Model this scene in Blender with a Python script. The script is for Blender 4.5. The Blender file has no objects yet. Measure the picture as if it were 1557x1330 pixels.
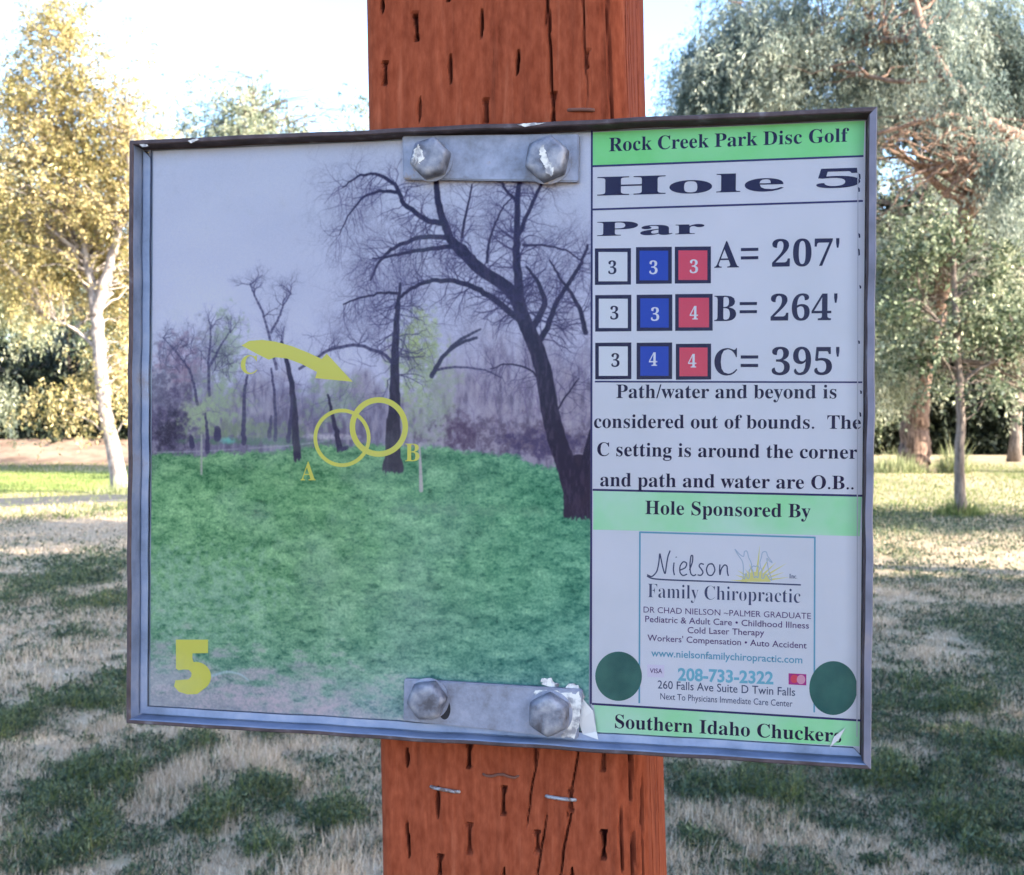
import bpy, math, random, zlib
import numpy as np
from mathutils import Matrix, Vector

SC = bpy.context.scene
COL = SC.collection
rng = np.random.default_rng(5)
random.seed(5)

# ------------------------------------------------------------------ camera
CAM_H, F, HOR = 1.42, 1800.0, 620.0          # eye height, focal length and horizon in photo pixels (1557 x 1330)
PITCH = math.atan((665 - HOR) / F)
cam_d = bpy.data.cameras.new('camera')
cam = bpy.data.objects.new('camera', cam_d)
COL.objects.link(cam)
cam.location = (0, 0, CAM_H)
cam.rotation_euler = (math.pi / 2 - PITCH, 0, 0)
cam_d.sensor_fit = 'HORIZONTAL'
cam_d.sensor_width = 36
cam_d.lens = 36 * F / 1557
cam_d.clip_start = 0.02
cam_d.clip_end = 2000
cam_d.dof.use_dof = True
cam_d.dof.focus_distance = 0.685
cam_d.dof.aperture_fstop = 28
SC.camera = cam

# ------------------------------------------------------------------ sky and sun
SUN = Vector((0.88, -0.32, 0.44)).normalized()      # from the right, a touch behind the camera
ELEV = math.asin(SUN.z)
w = bpy.data.worlds.new('World')
SC.world = w
w.use_nodes = True
nt = w.node_tree
bg = nt.nodes['Background']
sky = nt.nodes.new('ShaderNodeTexSky')
sky.sky_type = 'NISHITA'
sky.sun_disc = False
sky.sun_elevation = ELEV
sky.sun_rotation = math.atan2(SUN.x, SUN.y)
sky.air_density = 1.0
sky.dust_density = 1.4
sky.ozone_density = 3.5
nt.links.new(sky.outputs[0], bg.inputs[0])
bg.inputs[1].default_value = 0.15
sun_d = bpy.data.lights.new('sun', 'SUN')
sun_d.energy = 5.0
sun_d.angle = math.radians(0.5)
sun_d.color = (1.0, 0.92, 0.78)
sun = bpy.data.objects.new('sun', sun_d)
COL.objects.link(sun)
sun.rotation_euler = SUN.to_track_quat('Z', 'Y').to_euler()
sun.location = (20, -5, 20)
SC.view_settings.view_transform = 'Standard'
SC.view_settings.look = 'None'
SC.view_settings.gamma = 1
SC.view_settings.exposure = 2.45
SC.view_settings.use_curve_mapping = False
SC.cycles.transparent_max_bounces = 12
SC.cycles.max_bounces = 6


# ------------------------------------------------------------------ helpers
def mat(name, color, rough=0.7, metal=0.0, spec=0.3):
    m = bpy.data.materials.new(name)
    m.use_nodes = True
    b = m.node_tree.nodes['Principled BSDF']
    b.inputs['Base Color'].default_value = (*color, 1)
    b.inputs['Roughness'].default_value = rough
    b.inputs['Metallic'].default_value = metal
    b.inputs['Specular IOR Level'].default_value = spec
    return m


def node(m, t, **kw):
    n = m.node_tree.nodes.new(t)
    for k, v in kw.items():
        setattr(n, k, v)
    return n


def link(m, a, b):
    m.node_tree.links.new(a, b)


def noise(m, scale, detail=4, stretch=(1, 1, 1), rough=0.55, coord='Object'):
    tc = node(m, 'ShaderNodeTexCoord')
    mp = node(m, 'ShaderNodeMapping')
    mp.inputs['Scale'].default_value = stretch
    link(m, tc.outputs[coord], mp.inputs[0])
    n = node(m, 'ShaderNodeTexNoise')
    n.inputs['Scale'].default_value = scale
    n.inputs['Detail'].default_value = detail
    n.inputs['Roughness'].default_value = rough
    link(m, mp.outputs[0], n.inputs['Vector'])
    return n.outputs['Fac']


def ramp(m, fac, stops):
    r = node(m, 'ShaderNodeValToRGB')
    e = r.color_ramp.elements
    while len(e) < len(stops):
        e.new(0.5)
    for k, (p, c) in enumerate(stops):
        e[k].position = p
        e[k].color = (*c, 1)
    link(m, fac, r.inputs[0])
    return r.outputs[0]


def mixc(m, fac, a, b, mode='MIX'):
    x = node(m, 'ShaderNodeMix', data_type='RGBA', blend_type=mode)
    for s, v in ((0, fac), (6, a), (7, b)):
        if isinstance(v, (int, float)):
            x.inputs[s].default_value = v
        elif isinstance(v, tuple):
            x.inputs[s].default_value = (*v, 1)
        else:
            link(m, v, x.inputs[s])
    return x.outputs[2]


def bsdf(m):
    return m.node_tree.nodes['Principled BSDF']


def bump(m, h, strength, dist=0.001):
    b = node(m, 'ShaderNodeBump')
    b.inputs['Strength'].default_value = strength
    b.inputs['Distance'].default_value = dist
    link(m, h, b.inputs['Height'])
    link(m, b.outputs[0], bsdf(m).inputs['Normal'])


def empty(name, label, cat, loc=(0, 0, 0), group=None):
    o = bpy.data.objects.new(name, None)
    COL.objects.link(o)
    o.location = loc
    o.empty_display_size = 0.1
    o['label'] = label
    o['category'] = cat
    if group:
        o['group'] = group
    return o


def obj(name, verts, faces, material, parent=None, smooth=False, kind=None):
    me = bpy.data.meshes.new(name)
    me.from_pydata([tuple(v) for v in verts], [], faces)
    me.update()
    if smooth:
        me.polygons.foreach_set('use_smooth', [True] * len(me.polygons))
    for mm in (material if isinstance(material, (list, tuple)) else [material]):
        me.materials.append(mm)
    o = bpy.data.objects.new(name, me)
    COL.objects.link(o)
    if parent:
        o.parent = parent
    if kind:
        o['kind'] = kind
    return o


def npmesh(name, V, nper, material, parent=None, kind=None, smooth=False):
    """faces are runs of nper vertices"""
    V = np.asarray(V, dtype=np.float32).reshape(-1, 3)
    nv = len(V)
    nf = nv // nper
    me = bpy.data.meshes.new(name)
    me.vertices.add(nv)
    me.vertices.foreach_set('co', V.ravel())
    me.loops.add(nv)
    me.loops.foreach_set('vertex_index', np.arange(nv, dtype=np.int32))
    me.polygons.add(nf)
    me.polygons.foreach_set('loop_start', np.arange(0, nv, nper, dtype=np.int32))
    me.update(calc_edges=True)
    me.materials.append(material)
    o = bpy.data.objects.new(name, me)
    COL.objects.link(o)
    if parent:
        o.parent = parent
    if kind:
        o['kind'] = kind
    return o


def unit(a):
    return a / (np.linalg.norm(a, axis=-1, keepdims=True) + 1e-9)


class Tubes:
    def __init__(s):
        s.v, s.f = [], []

    def add(s, pts, r, n=6):
        pts = np.asarray(pts, float)
        k = len(pts)
        r = np.linspace(r[0], r[1], k) if len(r) == 2 and k != 2 else np.asarray(r, float)
        T = unit(np.gradient(pts, axis=0))
        ref = np.array([0.31, 0.95, 0.05]) if abs(T[0][2]) > 0.7 else np.array([0.1, 0.05, 1.0])
        A = unit(np.cross(T, ref))
        B = np.cross(T, A)
        a = np.linspace(0, 2 * np.pi, n, endpoint=False)
        ring = pts[:, None] + r[:, None, None] * (np.cos(a)[None, :, None] * A[:, None] + np.sin(a)[None, :, None] * B[:, None])
        o = len(s.v)
        s.v.extend(ring.reshape(-1, 3))
        for i in range(k - 1):
            for j in range(n):
                j2 = (j + 1) % n
                s.f.append((o + i * n + j, o + i * n + j2, o + (i + 1) * n + j2, o + (i + 1) * n + j))
        s.f.append(tuple(o + j for j in reversed(range(n))))
        s.f.append(tuple(o + (k - 1) * n + j for j in range(n)))

    def build(s, name, m, parent):
        return obj(name, s.v, s.f, m, parent, smooth=True)


def at(px, py, Y):
    """world point seen at photo pixel (px, py) at distance Y in front of the camera"""
    dx, dz = (px - 778.5) / F, -(py - 665) / F
    fy, fz = math.cos(PITCH) + dz * math.sin(PITCH), dz * math.cos(PITCH) - math.sin(PITCH)
    return np.array([dx / fy * Y, Y, CAM_H + fz / fy * Y])


def ground_at(px, py):
    Y = CAM_H * F / (py - HOR)
    return at(px, py, Y)[:2]


def vnoise(x, y, cell, seed, octaves=3):
    """smooth value noise, vectorised"""
    out = np.zeros_like(x, float)
    amp, tot = 1.0, 0.0
    for o in range(octaves):
        r = np.random.default_rng(seed + o * 17)
        g = r.random((257, 257))
        u, v = x / cell + 1000.3, y / cell + 1000.7
        iu, iv = np.floor(u).astype(int), np.floor(v).astype(int)
        fu, fv = u - iu, v - iv
        fu, fv = fu * fu * (3 - 2 * fu), fv * fv * (3 - 2 * fv)
        a, b = iu % 256, iv % 256
        a2, b2 = (iu + 1) % 256, (iv + 1) % 256
        out += amp * ((g[a, b] * (1 - fu) + g[a2, b] * fu) * (1 - fv) + (g[a, b2] * (1 - fu) + g[a2, b2] * fu) * fv)
        tot += amp
        amp *= 0.5
        cell /= 2.03
    return out / tot


def lin(c):
    c = np.asarray(c, float) / 255
    return np.where(c <= 0.04045, c / 12.92, ((c + 0.055) / 1.055) ** 2.4)


# ------------------------------------------------------------------ ground
def terrain(x, y):
    z = (vnoise(x, y, 3.0, 3, 2) - 0.5) * 0.05 * np.clip((y - 6) / 10, 0, 1)
    bank = np.clip((y - (30 + 0.12 * (x + 8))) / 4.5, 0, 1)
    bank = bank * bank * (3 - 2 * bank)
    side = np.clip((-1 - x) / 4, 0, 1)
    z = z + bank * side * (0.42 + 0.3 * vnoise(x, y, 2.0, 9, 2))
    far = np.clip((y - 45) / 60, 0, 1)
    return z + far * 1.0


GREEN = [(120, 872, 70, 28), (151, 918, 60, 12), (40, 915, 50, 10), (120, 965, 40, 7), (180, 1040, 80, 12),
         (140, 1072, 80, 12), (24, 1110, 45, 25), (150, 1190, 95, 42), (280, 1150, 60, 18), (330, 1172, 34, 14),
         (400, 1222, 78, 25), (505, 1250, 52, 20), (340, 1262, 100, 18), (150, 1290, 120, 30), (480, 1118, 105, 20),
         (60, 1250, 40, 20), (30, 1320, 60, 20), (420, 1310, 50, 9), (1022, 1190, 36, 18), (1080, 1212, 55, 18),
         (1180, 1215, 80, 20), (1262, 1262, 50, 18), (1060, 1290, 42, 18), (1380, 1192, 110, 26), (1490, 1150, 90, 22),
         (1450, 1262, 90, 22), (1330, 1132, 60, 12), (1200, 1175, 60, 12), (1520, 1310, 50, 14), (1330, 1318, 40, 8),
         (1480, 1080, 90, 14), (1380, 1050, 50, 10), (10, 800, 60, 8), (120, 800, 70, 7), (60, 775, 50, 4)]


def green_frac(x, y):
    g = np.clip((vnoise(x, y * 0.8, 0.5, 41, 4) - 0.46) * 3.5, 0, 1) * 0.5
    g = np.maximum(g, np.clip((vnoise(x, y * 0.8, 0.12, 43, 3) - 0.5) * 5, 0, 1) * 0.5)
    side = np.clip(x * 0.8, 0, 1) * np.clip((9.5 - y) / 2, 0.35, 1)
    g = np.maximum(g, side * np.clip((vnoise(x, y, 0.45, 77, 4) - 0.38) * 4, 0, 1) * 0.66)
    for px, py, rx, ry in GREEN:
        c = ground_at(px, py)
        ex = rx / F * c[1]
        ey = ry * c[1] ** 2 / (CAM_H * F)
        d = ((x - c[0]) / ex) ** 2 + ((y - c[1]) / ey) ** 2
        d = d + (vnoise(x, y, 0.17, 12, 5) - 0.5) * 5.0
        g = np.maximum(g, np.clip((1.5 - d) * 0.75, 0, 0.92))
    near = np.clip((14 - y) / 3, 0, 1)
    lawn = np.clip((vnoise(x, y * 0.5, 2.4, 90, 3) - 0.4) * 4, 0, 1)
    return g * near + lawn * (1 - near) * 0.7


def lush(x, y):
    a = np.clip((y - 19.2) / 1.2, 0, 1) * np.clip((27.5 - y) / 2, 0, 1)
    return a * np.clip((2 - x) / 2, 0, 1)


xs = np.unique(np.concatenate([np.linspace(-260, -20, 30), np.linspace(-20, -8, 60), np.linspace(-8, 9, 220), np.linspace(9, 24, 50), np.linspace(24, 260, 30)]))
ys = np.unique(np.concatenate([np.linspace(-200, 0, 25), np.linspace(0, 2.5, 12), np.linspace(2.5, 12, 180), np.linspace(12, 40, 150), np.linspace(40, 500, 50)]))
X, Y = np.meshgrid(xs, ys)
Z = terrain(X, Y)
nx, ny = len(xs), len(ys)
gm = mat('ground_soil', (0.3, 0.25, 0.16), 0.95, spec=0.1)
ga = node(gm, 'ShaderNodeAttribute', attribute_name='green')
la = node(gm, 'ShaderNodeAttribute', attribute_name='lush')
n1 = noise(gm, 1.1, 6, (1, 1, 1), 0.7)
n2 = noise(gm, 14, 6, (1, 1, 1), 0.7)
dry = ramp(gm, n2, [(0.3, (0.22, 0.155, 0.10)), (0.5, (0.39, 0.295, 0.20)), (0.72, (0.54, 0.44, 0.31))])
grn = ramp(gm, n2, [(0.3, (0.06, 0.075, 0.03)), (0.7, (0.17, 0.19, 0.075))])
lsh = ramp(gm, n1, [(0.35, (0.15, 0.20, 0.05)), (0.65, (0.33, 0.38, 0.12))])
c1 = mixc(gm, ga.outputs['Fac'], dry, grn)
ba = node(gm, 'ShaderNodeAttribute', attribute_name='bank')
dirt = ramp(gm, n1, [(0.35, (0.14, 0.09, 0.065)), (0.6, (0.30, 0.21, 0.15))])
link(gm, mixc(gm, ba.outputs['Fac'], mixc(gm, la.outputs['Fac'], c1, lsh), dirt), bsdf(gm).inputs['Base Color'])
bump(gm, n2, 0.6, 0.03)
idx = np.arange(nx * ny).reshape(ny, nx)
fq = np.stack([idx[:-1, :-1], idx[:-1, 1:], idx[1:, 1:], idx[1:, :-1]], -1).reshape(-1, 4)
ground = obj('ground', np.stack([X, Y, Z], -1).reshape(-1, 3).tolist(), fq.tolist(), gm, smooth=True, kind='structure')
bankf = lambda x, y: np.clip((y - 27.5 - 1.5 * vnoise(x, y, 1.5, 71, 3)) / 0.8, 0, 1) * np.clip((1 - x) / 2, 0, 1)
for nm, fn in (('green', green_frac), ('lush', lush), ('bank', bankf)):
    at_ = ground.data.attributes.new(nm, 'FLOAT', 'POINT')
    at_.data.foreach_set('value', fn(X, Y).ravel().astype(np.float32))

# asphalt footpath curving past the left tree
pm = mat('path_asphalt', (0.07, 0.07, 0.075), 0.9, spec=0.15)
link(pm, ramp(pm, noise(pm, 60, 5), [(0.3, (0.045, 0.045, 0.05)), (0.7, (0.11, 0.105, 0.105))]), bsdf(pm).inputs['Base Color'])
cpts = np.array([(-30, 13.2), (-16, 15.2), (-9, 16.9), (-7.0, 17.6), (-5.6, 18.8), (-4.2, 21), (-2.6, 26), (-1.8, 34), (-1.4, 48)], float)
tt = np.linspace(0, len(cpts) - 1, 140)
cx = np.interp(tt, range(len(cpts)), cpts[:, 0])
cy = np.interp(tt, range(len(cpts)), cpts[:, 1])
for _ in range(6):
    cx[1:-1] = (cx[:-2] + cx[1:-1] * 2 + cx[2:]) / 4
    cy[1:-1] = (cy[:-2] + cy[1:-1] * 2 + cy[2:]) / 4
tn = unit(np.gradient(np.stack([cx, cy], -1), axis=0))
nn = np.stack([-tn[:, 1], tn[:, 0]], -1)
pv, pf = [], []
for i in range(140):
    for s, dz in ((-0.62, -0.03), (-0.6, 0.03), (0.6, 0.03), (0.62, -0.03)):
        x_, y_ = cx[i] + nn[i, 0] * s, cy[i] + nn[i, 1] * s
        pv.append((x_, y_, float(terrain(np.array(x_), np.array(y_))) + dz))
    if i:
        for k in range(3):
            a_ = (i - 1) * 4 + k
            pf.append((a_, a_ + 4, a_ + 5, a_ + 1))
obj('path', pv, pf, pm, kind='structure')


# ------------------------------------------------------------------ grass
def leaf_mat(name, stops, trans=0.35, rough=0.6, spec=0.25, big=None):
    m = mat(name, (0.1, 0.1, 0.1), rough, spec=spec)
    g = node(m, 'ShaderNodeNewGeometry')
    c = ramp(m, g.outputs['Random Per Island'], stops)
    if big:
        c = mixc(m, ramp(m, noise(m, big[0], 3), [(0.42, (0, 0, 0)), (0.58, (1, 1, 1))]), c, mixc(m, 1.0, c, big[1], 'MULTIPLY'))  # noise patches darken leaf clumps, painting in light and shade contrast
    link(m, c, bsdf(m).inputs['Base Color'])
    t = node(m, 'ShaderNodeBsdfTranslucent')
    link(m, c, t.inputs[0])
    mx = node(m, 'ShaderNodeMixShader')
    mx.inputs[0].default_value = trans
    link(m, bsdf(m).outputs[0], mx.inputs[1])
    link(m, t.outputs[0], mx.inputs[2])
    out = [n for n in m.node_tree.nodes if n.type == 'OUTPUT_MATERIAL'][0]
    link(m, mx.outputs[0], out.inputs[0])
    return m


DRYB = leaf_mat('dry_blades', [(0.0, (0.28, 0.19, 0.12)), (0.5, (0.56, 0.42, 0.29)), (1.0, (0.82, 0.67, 0.52))], 0.25)
WEED = leaf_mat('weed_leaves', [(0.0, (0.022, 0.033, 0.021)), (0.6, (0.060, 0.084, 0.048)), (1.0, (0.17, 0.20, 0.11))], 0.25)
TURF = leaf_mat('turf_blades', [(0.0, (0.08, 0.12, 0.03)), (0.6, (0.16, 0.20, 0.06)), (1.0, (0.33, 0.31, 0.12))], 0.3)


def scatter(n, y0, y1, xr, margin=1.3, power=1.0):
    y = y0 + (y1 - y0) * rng.random(n) ** power
    x = (rng.random(n) * 2 - 1) * (0.47 * y + margin)
    return x, y


def blades(x, y, h, wd, lean):
    n = len(x)
    z = terrain(x, y)
    a = rng.random(n) * 2 * np.pi
    b = rng.random(n) * 2 * np.pi
    ln = lean * rng.random(n)
    P = np.stack([x, y, z - 0.003], -1)
    S = np.stack([np.cos(a), np.sin(a), 0 * a], -1) * (wd / 2)[:, None]
    tip = P + np.stack([np.cos(b) * ln * h, np.sin(b) * ln * h, h * np.sqrt(np.clip(1 - ln ** 2, 0.05, 1))], -1)
    return np.stack([P - S, P + S, tip], 1)


# straw: nearest area dense, thinning outward
parts = []
for n, y0, y1, hs, ws in ((520000, 2.2, 5.6, 0.05, 0.0031), (290000, 5.6, 9.5, 0.045, 0.0046), (150000, 9.5, 17.5, 0.045, 0.008)):
    x, y = scatter(n, y0, y1, None)
    g = green_frac(x, y)
    keep = rng.random(n) > g * 0.8
    clump = vnoise(x, y, 0.12, 5, 2)
    keep &= rng.random(n) < np.clip((clump - 0.25) * 3.2, 0.12, 1)
    x, y, clump = x[keep], y[keep], clump[keep]
    tall = np.clip(vnoise(x, y, 0.5, 66, 2) - 0.45, 0, 1) * 2.4
    h = hs * (0.35 + 0.8 * rng.random(len(x))) * (0.7 + 1.3 * tall)
    parts.append(blades(x, y, h, ws * (0.6 + 0.8 * rng.random(len(x))), 0.85))
npmesh('dry_grass', np.concatenate(parts), 3, DRYB, kind='stuff')['label'] = 'short straw coloured dry grass around the post'

# green weeds and turf
parts, parts2 = [], []
for n, y0, y1, s in ((660000, 2.2, 5.6, 1.0), (310000, 5.6, 10, 1.5), (150000, 10, 17, 2.4)):
    x, y = scatter(n, y0, y1, None)
    g = green_frac(x, y)
    keep = rng.random(n) < g
    x, y, g = x[keep], y[keep], g[keep]
    m_ = len(x)
    top = 0.085 * np.clip((g - 0.2) * 1.3, 0.12, 1) * np.clip(vnoise(x, y, 0.09, 8, 2) * 2.2 - 0.55, 0.12, 1.2) * (1 + (rng.random(m_) < 0.05) * 0.5)
    z = terrain(x, y) + top * rng.random(m_) ** 0.6
    P = np.stack([x, y, z], -1)
    D = unit(np.stack([rng.normal(size=m_), rng.normal(size=m_), 0.3 + 1.3 * rng.random(m_)], -1))
    L = (0.019 * s ** 0.8 * (0.5 + rng.random(m_)))[:, None]
    Wd = unit(np.cross(D, rng.normal(size=(m_, 3)))) * L * 0.13
    parts.append(np.stack([P - Wd * 0.6, P + D * L * 0.5 + Wd * 1.2, P + D * L, P + D * L * 0.5 - Wd * 1.2], 1))
    k2 = rng.random(m_) < 0.28
    parts2.append(blades(x[k2], y[k2], top[k2] * (0.9 + rng.random(k2.sum()) * 0.9) + 0.008, 0.0028 * s * np.ones(k2.sum()), 0.7))
npmesh('weed_cover', np.concatenate(parts), 4, WEED, kind='stuff')['label'] = 'dark green low weeds growing in patches through the dry grass'
x, y = scatter(60000, 15, 30, None)
h = 0.04 + 0.04 * rng.random(len(x))
parts2.append(blades(x, y, h, 0.016 * np.ones(len(x)), 0.7))
npmesh('green_grass', np.concatenate(parts2), 3, TURF, kind='stuff')['label'] = 'green grass blades mixed through the lawn'

# ------------------------------------------------------------------ trees
def bark(name, dark, light, scale=6, stretch=(4, 4, 0.7)):
    m = mat(name, light, 0.9, spec=0.15)
    n = noise(m, scale, 6, stretch, 0.7)
    link(m, ramp(m, n, [(0.36, dark), (0.6, light)]), bsdf(m).inputs['Base Color'])
    bump(m, n, 0.7, 0.03)
    return m


BARK_PALE = bark('pale_bark', (0.15, 0.12, 0.11), (0.40, 0.35, 0.32), 5, (2, 2, 1.5))
BARK_GREY = bark('grey_bark', (0.09, 0.07, 0.06), (0.24, 0.19, 0.16))
BARK_RED = bark('reddish_bark', (0.10, 0.045, 0.03), (0.42, 0.24, 0.16), 3)
BARK_TAN = bark('tan_limb_bark', (0.06, 0.035, 0.028), (0.25, 0.165, 0.125), 4)

GOLD = leaf_mat('golden_leaves', [(0.0, (0.16, 0.16, 0.07)), (0.35, (0.44, 0.38, 0.18)), (0.7, (0.62, 0.48, 0.25)), (1.0, (0.80, 0.66, 0.42))], 0.4, big=(0.9, (0.62, 0.62, 0.5)))
OLIVE = leaf_mat('silvery_leaves', [(0.0, (0.13, 0.16, 0.13)), (0.5, (0.30, 0.335, 0.265)), (1.0, (0.58, 0.58, 0.47))], 0.35, big=(1.0, (0.34, 0.41, 0.44)))
PALE = leaf_mat('pale_leaves', [(0.0, (0.16, 0.18, 0.11)), (0.5, (0.42, 0.42, 0.29)), (1.0, (0.70, 0.67, 0.50))], 0.3, big=(0.8, (0.3, 0.36, 0.32)))
MID = leaf_mat('mid_green_leaves', [(0.0, (0.05, 0.07, 0.04)), (0.5, (0.16, 0.19, 0.10)), (1.0, (0.56, 0.55, 0.38))], 0.25, big=(1.1, (0.42, 0.5, 0.45)))
DARK = leaf_mat('dark_leaves_painted_shade', [(0.0, (0.008, 0.013, 0.008)), (0.6, (0.020, 0.029, 0.017)), (1.0, (0.045, 0.055, 0.03))], 0.2)  # near-black leaf colour carries the deep shade of hollow and hedge


def curve(p0, p1, sag=0.1, n=7, seed=None):
    t = np.linspace(0, 1, n)[:, None]
    d = np.linalg.norm(p1 - p0)
    q = p0 * (1 - t) + p1 * t
    q[:, 2] += (np.sin(t[:, 0] * np.pi)) * sag * d
    q[1:-1] += rng.normal(size=(n - 2, 3)) * d * 0.035
    return q


def make_tree(name, label, cat, base, stems, blobs, clusters, strands, per, leaf, bk, lm, droop=0.4,
              strand_len=0.5, crad=0.35, sag=0.12, br=0.03, group=None, bare=0, shell=0.5, only_crown=False):
    """stems: list of (points, r0, r1); blobs: list of (centre, radii, weight); leaf: (length, width)"""
    global rng
    rng = np.random.default_rng(zlib.crc32(label.encode()))
    base = np.asarray(base, float)
    t = empty(name, label, cat, tuple(base), group)
    tb = Tubes()
    nodes_ = []
    for pts, r0, r1 in stems:
        pts = np.asarray(pts, float)
        k = max(8, len(pts) * 4)
        s = np.linspace(0, len(pts) - 1, k)
        q = np.stack([np.interp(s, range(len(pts)), pts[:, i]) for i in range(3)], -1)
        for _ in range(2):
            q[1:-1] = (q[:-2] + 2 * q[1:-1] + q[2:]) / 4
        q[1:-1] += rng.normal(size=(k - 2, 3)) * r0 * 0.10
        rr = np.linspace(r0, r1, k)
        if pts[0][2] < base[2] + 0.3:
            hgt = q[:, 2] - base[2]
            rr = rr * (1 + 0.28 * np.exp(-np.clip(hgt, 0, None) / (2.2 * r0)))
        tb.add(q - base, rr, 12)
        nodes_.append(np.concatenate([q, rr[:, None]], 1))
    tb.build('trunk', bk, t)
    nodes_ = np.concatenate(nodes_)
    W = np.array([b[2] for b in blobs], float)
    W /= W.sum()
    cs = []
    for _ in range(clusters):
        c, r, _w = blobs[rng.choice(len(blobs), p=W)]
        d = unit(rng.normal(size=3))
        rad = shell + (1 - shell) * rng.random() ** 0.7
        if rng.random() < 0.25:
            rad = rng.random()
        cs.append(np.asarray(c) + d * rad * np.asarray(r))
    cs = np.array(cs)
    if not only_crown:
        tw = Tubes()
        for c in cs[:: max(1, len(cs) // 220)]:
            dd = np.linalg.norm(nodes_[:, :3] - c, axis=1) + np.clip(nodes_[:, 2] - c[2] + 0.2, 0, None) * 1.5
            k = int(np.argmin(dd + rng.random(len(dd)) * 0.8))
            p0 = nodes_[k, :3]
            L = np.linalg.norm(c - p0)
            if L < 0.1:
                continue
            r0 = min(nodes_[k, 3] * 0.7, br * (0.4 + 0.25 * L))
            tw.add(curve(p0, c, sag) - base, (r0, 0.004), 5)
        tw.build('branches', bk, t)['kind'] = 'stuff'
    N = clusters * strands
    cc = np.repeat(cs, strands, 0)
    cen = np.array([np.asarray(b[0]) for b in blobs]).mean(0)
    st = cc + rng.normal(size=(N, 3)) * crad * np.array([1, 1, 0.75])
    out = unit(cc - cen)
    sd = unit(out * 0.45 + rng.normal(size=(N, 3)) * 0.6 + np.array([0, 0, -droop * 1.6]))
    sl = strand_len * (0.5 + rng.random(N))
    tt = rng.random((N, per))
    P = st[:, None] + sd[:, None] * (sl[:, None] * tt)[..., None]
    P[..., 2] -= droop * sl[:, None] * tt ** 2 * 0.6
    P = P + rng.normal(size=P.shape) * 0.02
    P = P.reshape(-1, 3) - base
    n = len(P)
    D = unit(np.repeat(sd, per, 0) * 0.7 + rng.normal(size=(n, 3)) * 0.6 + np.array([0, 0, -droop * 0.5]))
    L = (leaf[0] * (0.6 + 0.8 * rng.random(n)))[:, None]
    S = unit(np.cross(D, rng.normal(size=(n, 3)))) * (leaf[1] / leaf[0] * L * 0.5)
    V = np.stack([P, P + D * L * 0.45 + S, P + D * L, P + D * L * 0.45 - S], 1)
    npmesh('crown', V, 4, lm, t, kind='stuff')
    if bare:
        tw = Tubes()
        for _ in range(bare):
            c = cs[rng.integers(len(cs))]
            d = unit(rng.normal(size=3) + out[0] * 0)
            tw.add(curve(c, c + d * (0.5 + rng.random()), 0.05) - base, (0.012, 0.003), 4)
        tw.build('bare_twigs', bk, t)['kind'] = 'stuff'
    return t


# golden tree on the left
Yg = 19.4
g = lambda px, py, dy=0: at(px, py, Yg + dy)
gb = g(184, 752)
gb[2] = terrain(gb[0], gb[1])
make_tree('golden_tree', 'slender tree with golden yellow leaves and pale leaning forked trunk beside the footpath', 'tree', gb,
          [([gb, g(176, 705), g(166, 655), g(156, 600), g(150, 540), g(146, 480)], 0.125, 0.10),
           ([g(146, 482), g(140, 430, .1), g(128, 380, .2), g(118, 300, .3), g(112, 210, .3), g(104, 60, .3)], 0.085, 0.015),
           ([g(146, 482), g(158, 430), g(172, 385), g(186, 320), g(196, 240), g(198, 150)], 0.10, 0.014),
           ([g(147, 530), g(120, 505), g(95, 490), g(60, 480)], 0.035, 0.01)],
          [(g(95, 150), (0.55, 0.7, 1.4), 2.6), (g(40, 260), (1.0, 1.0, 1.0), 2.5), (g(150, 260), (1.0, 1.0, 1.1), 3),
           (g(185, 190), (0.5, 0.6, 0.9), 1.4), (g(90, 380, 1.1), (1.3, 0.9, 0.9), 3), (g(190, 420, 1.2), (0.8, 0.7, 0.9), 1.8), (g(55, 420), (0.5, 0.7, 0.6), 1.0),
           (g(215, 300), (0.6, .9, 0.8), 1.3), (g(185, 560, .7), (0.5, 0.5, 0.5), 0.8), (g(115, 610), (0.65, .8, 0.2), 0.4), (g(18, 170), (0.4, .6, 0.5), 0.8), (g(92, 40), (0.25, .4, 0.6), 0.9), (g(192, 110), (0.2, .3, 0.6), 0.5), (g(35, 130), (0.2, .3, 0.6), 0.4), (g(-20, 330), (0.8, .8, 1.0), 1.5),
           (g(205, 640), (0.3, .5, 0.3), 0.12)],
          400, 13, 20, (0.062, 0.026), BARK_PALE, GOLD, droop=0.25, strand_len=0.38, crad=0.28, shell=0.3)

# silvery tree at the far left edge, in front of the dark hollow
s_ = lambda px, py, dy=0: at(px, py, 24 + dy)
sb = np.array([*at(-60, 700, 25)[:2], 0.0])
make_tree('silver_tree', 'pale silvery drooping tree at the left edge above the dark hollow', 'tree', sb,
          [([sb, s_(-55, 560, 1), s_(-40, 440, 1), s_(-10, 330, 1)], 0.25, 0.05)],
          [(s_(0, 390), (0.8, 1.1, 0.8), 2), (s_(-60, 330), (1.2, 1.3, 1.2), 2), (s_(35, 440), (0.35, .7, 0.45), 0.9), (s_(-10, 590, -3), (0.25, .4, 0.22), 0.25),
           (s_(20, 300), (0.8, 0.8, 0.8), 0.8)],
          300, 15, 16, (0.085, 0.026), BARK_GREY, PALE, droop=0.9, strand_len=0.5, crad=0.25)

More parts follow.
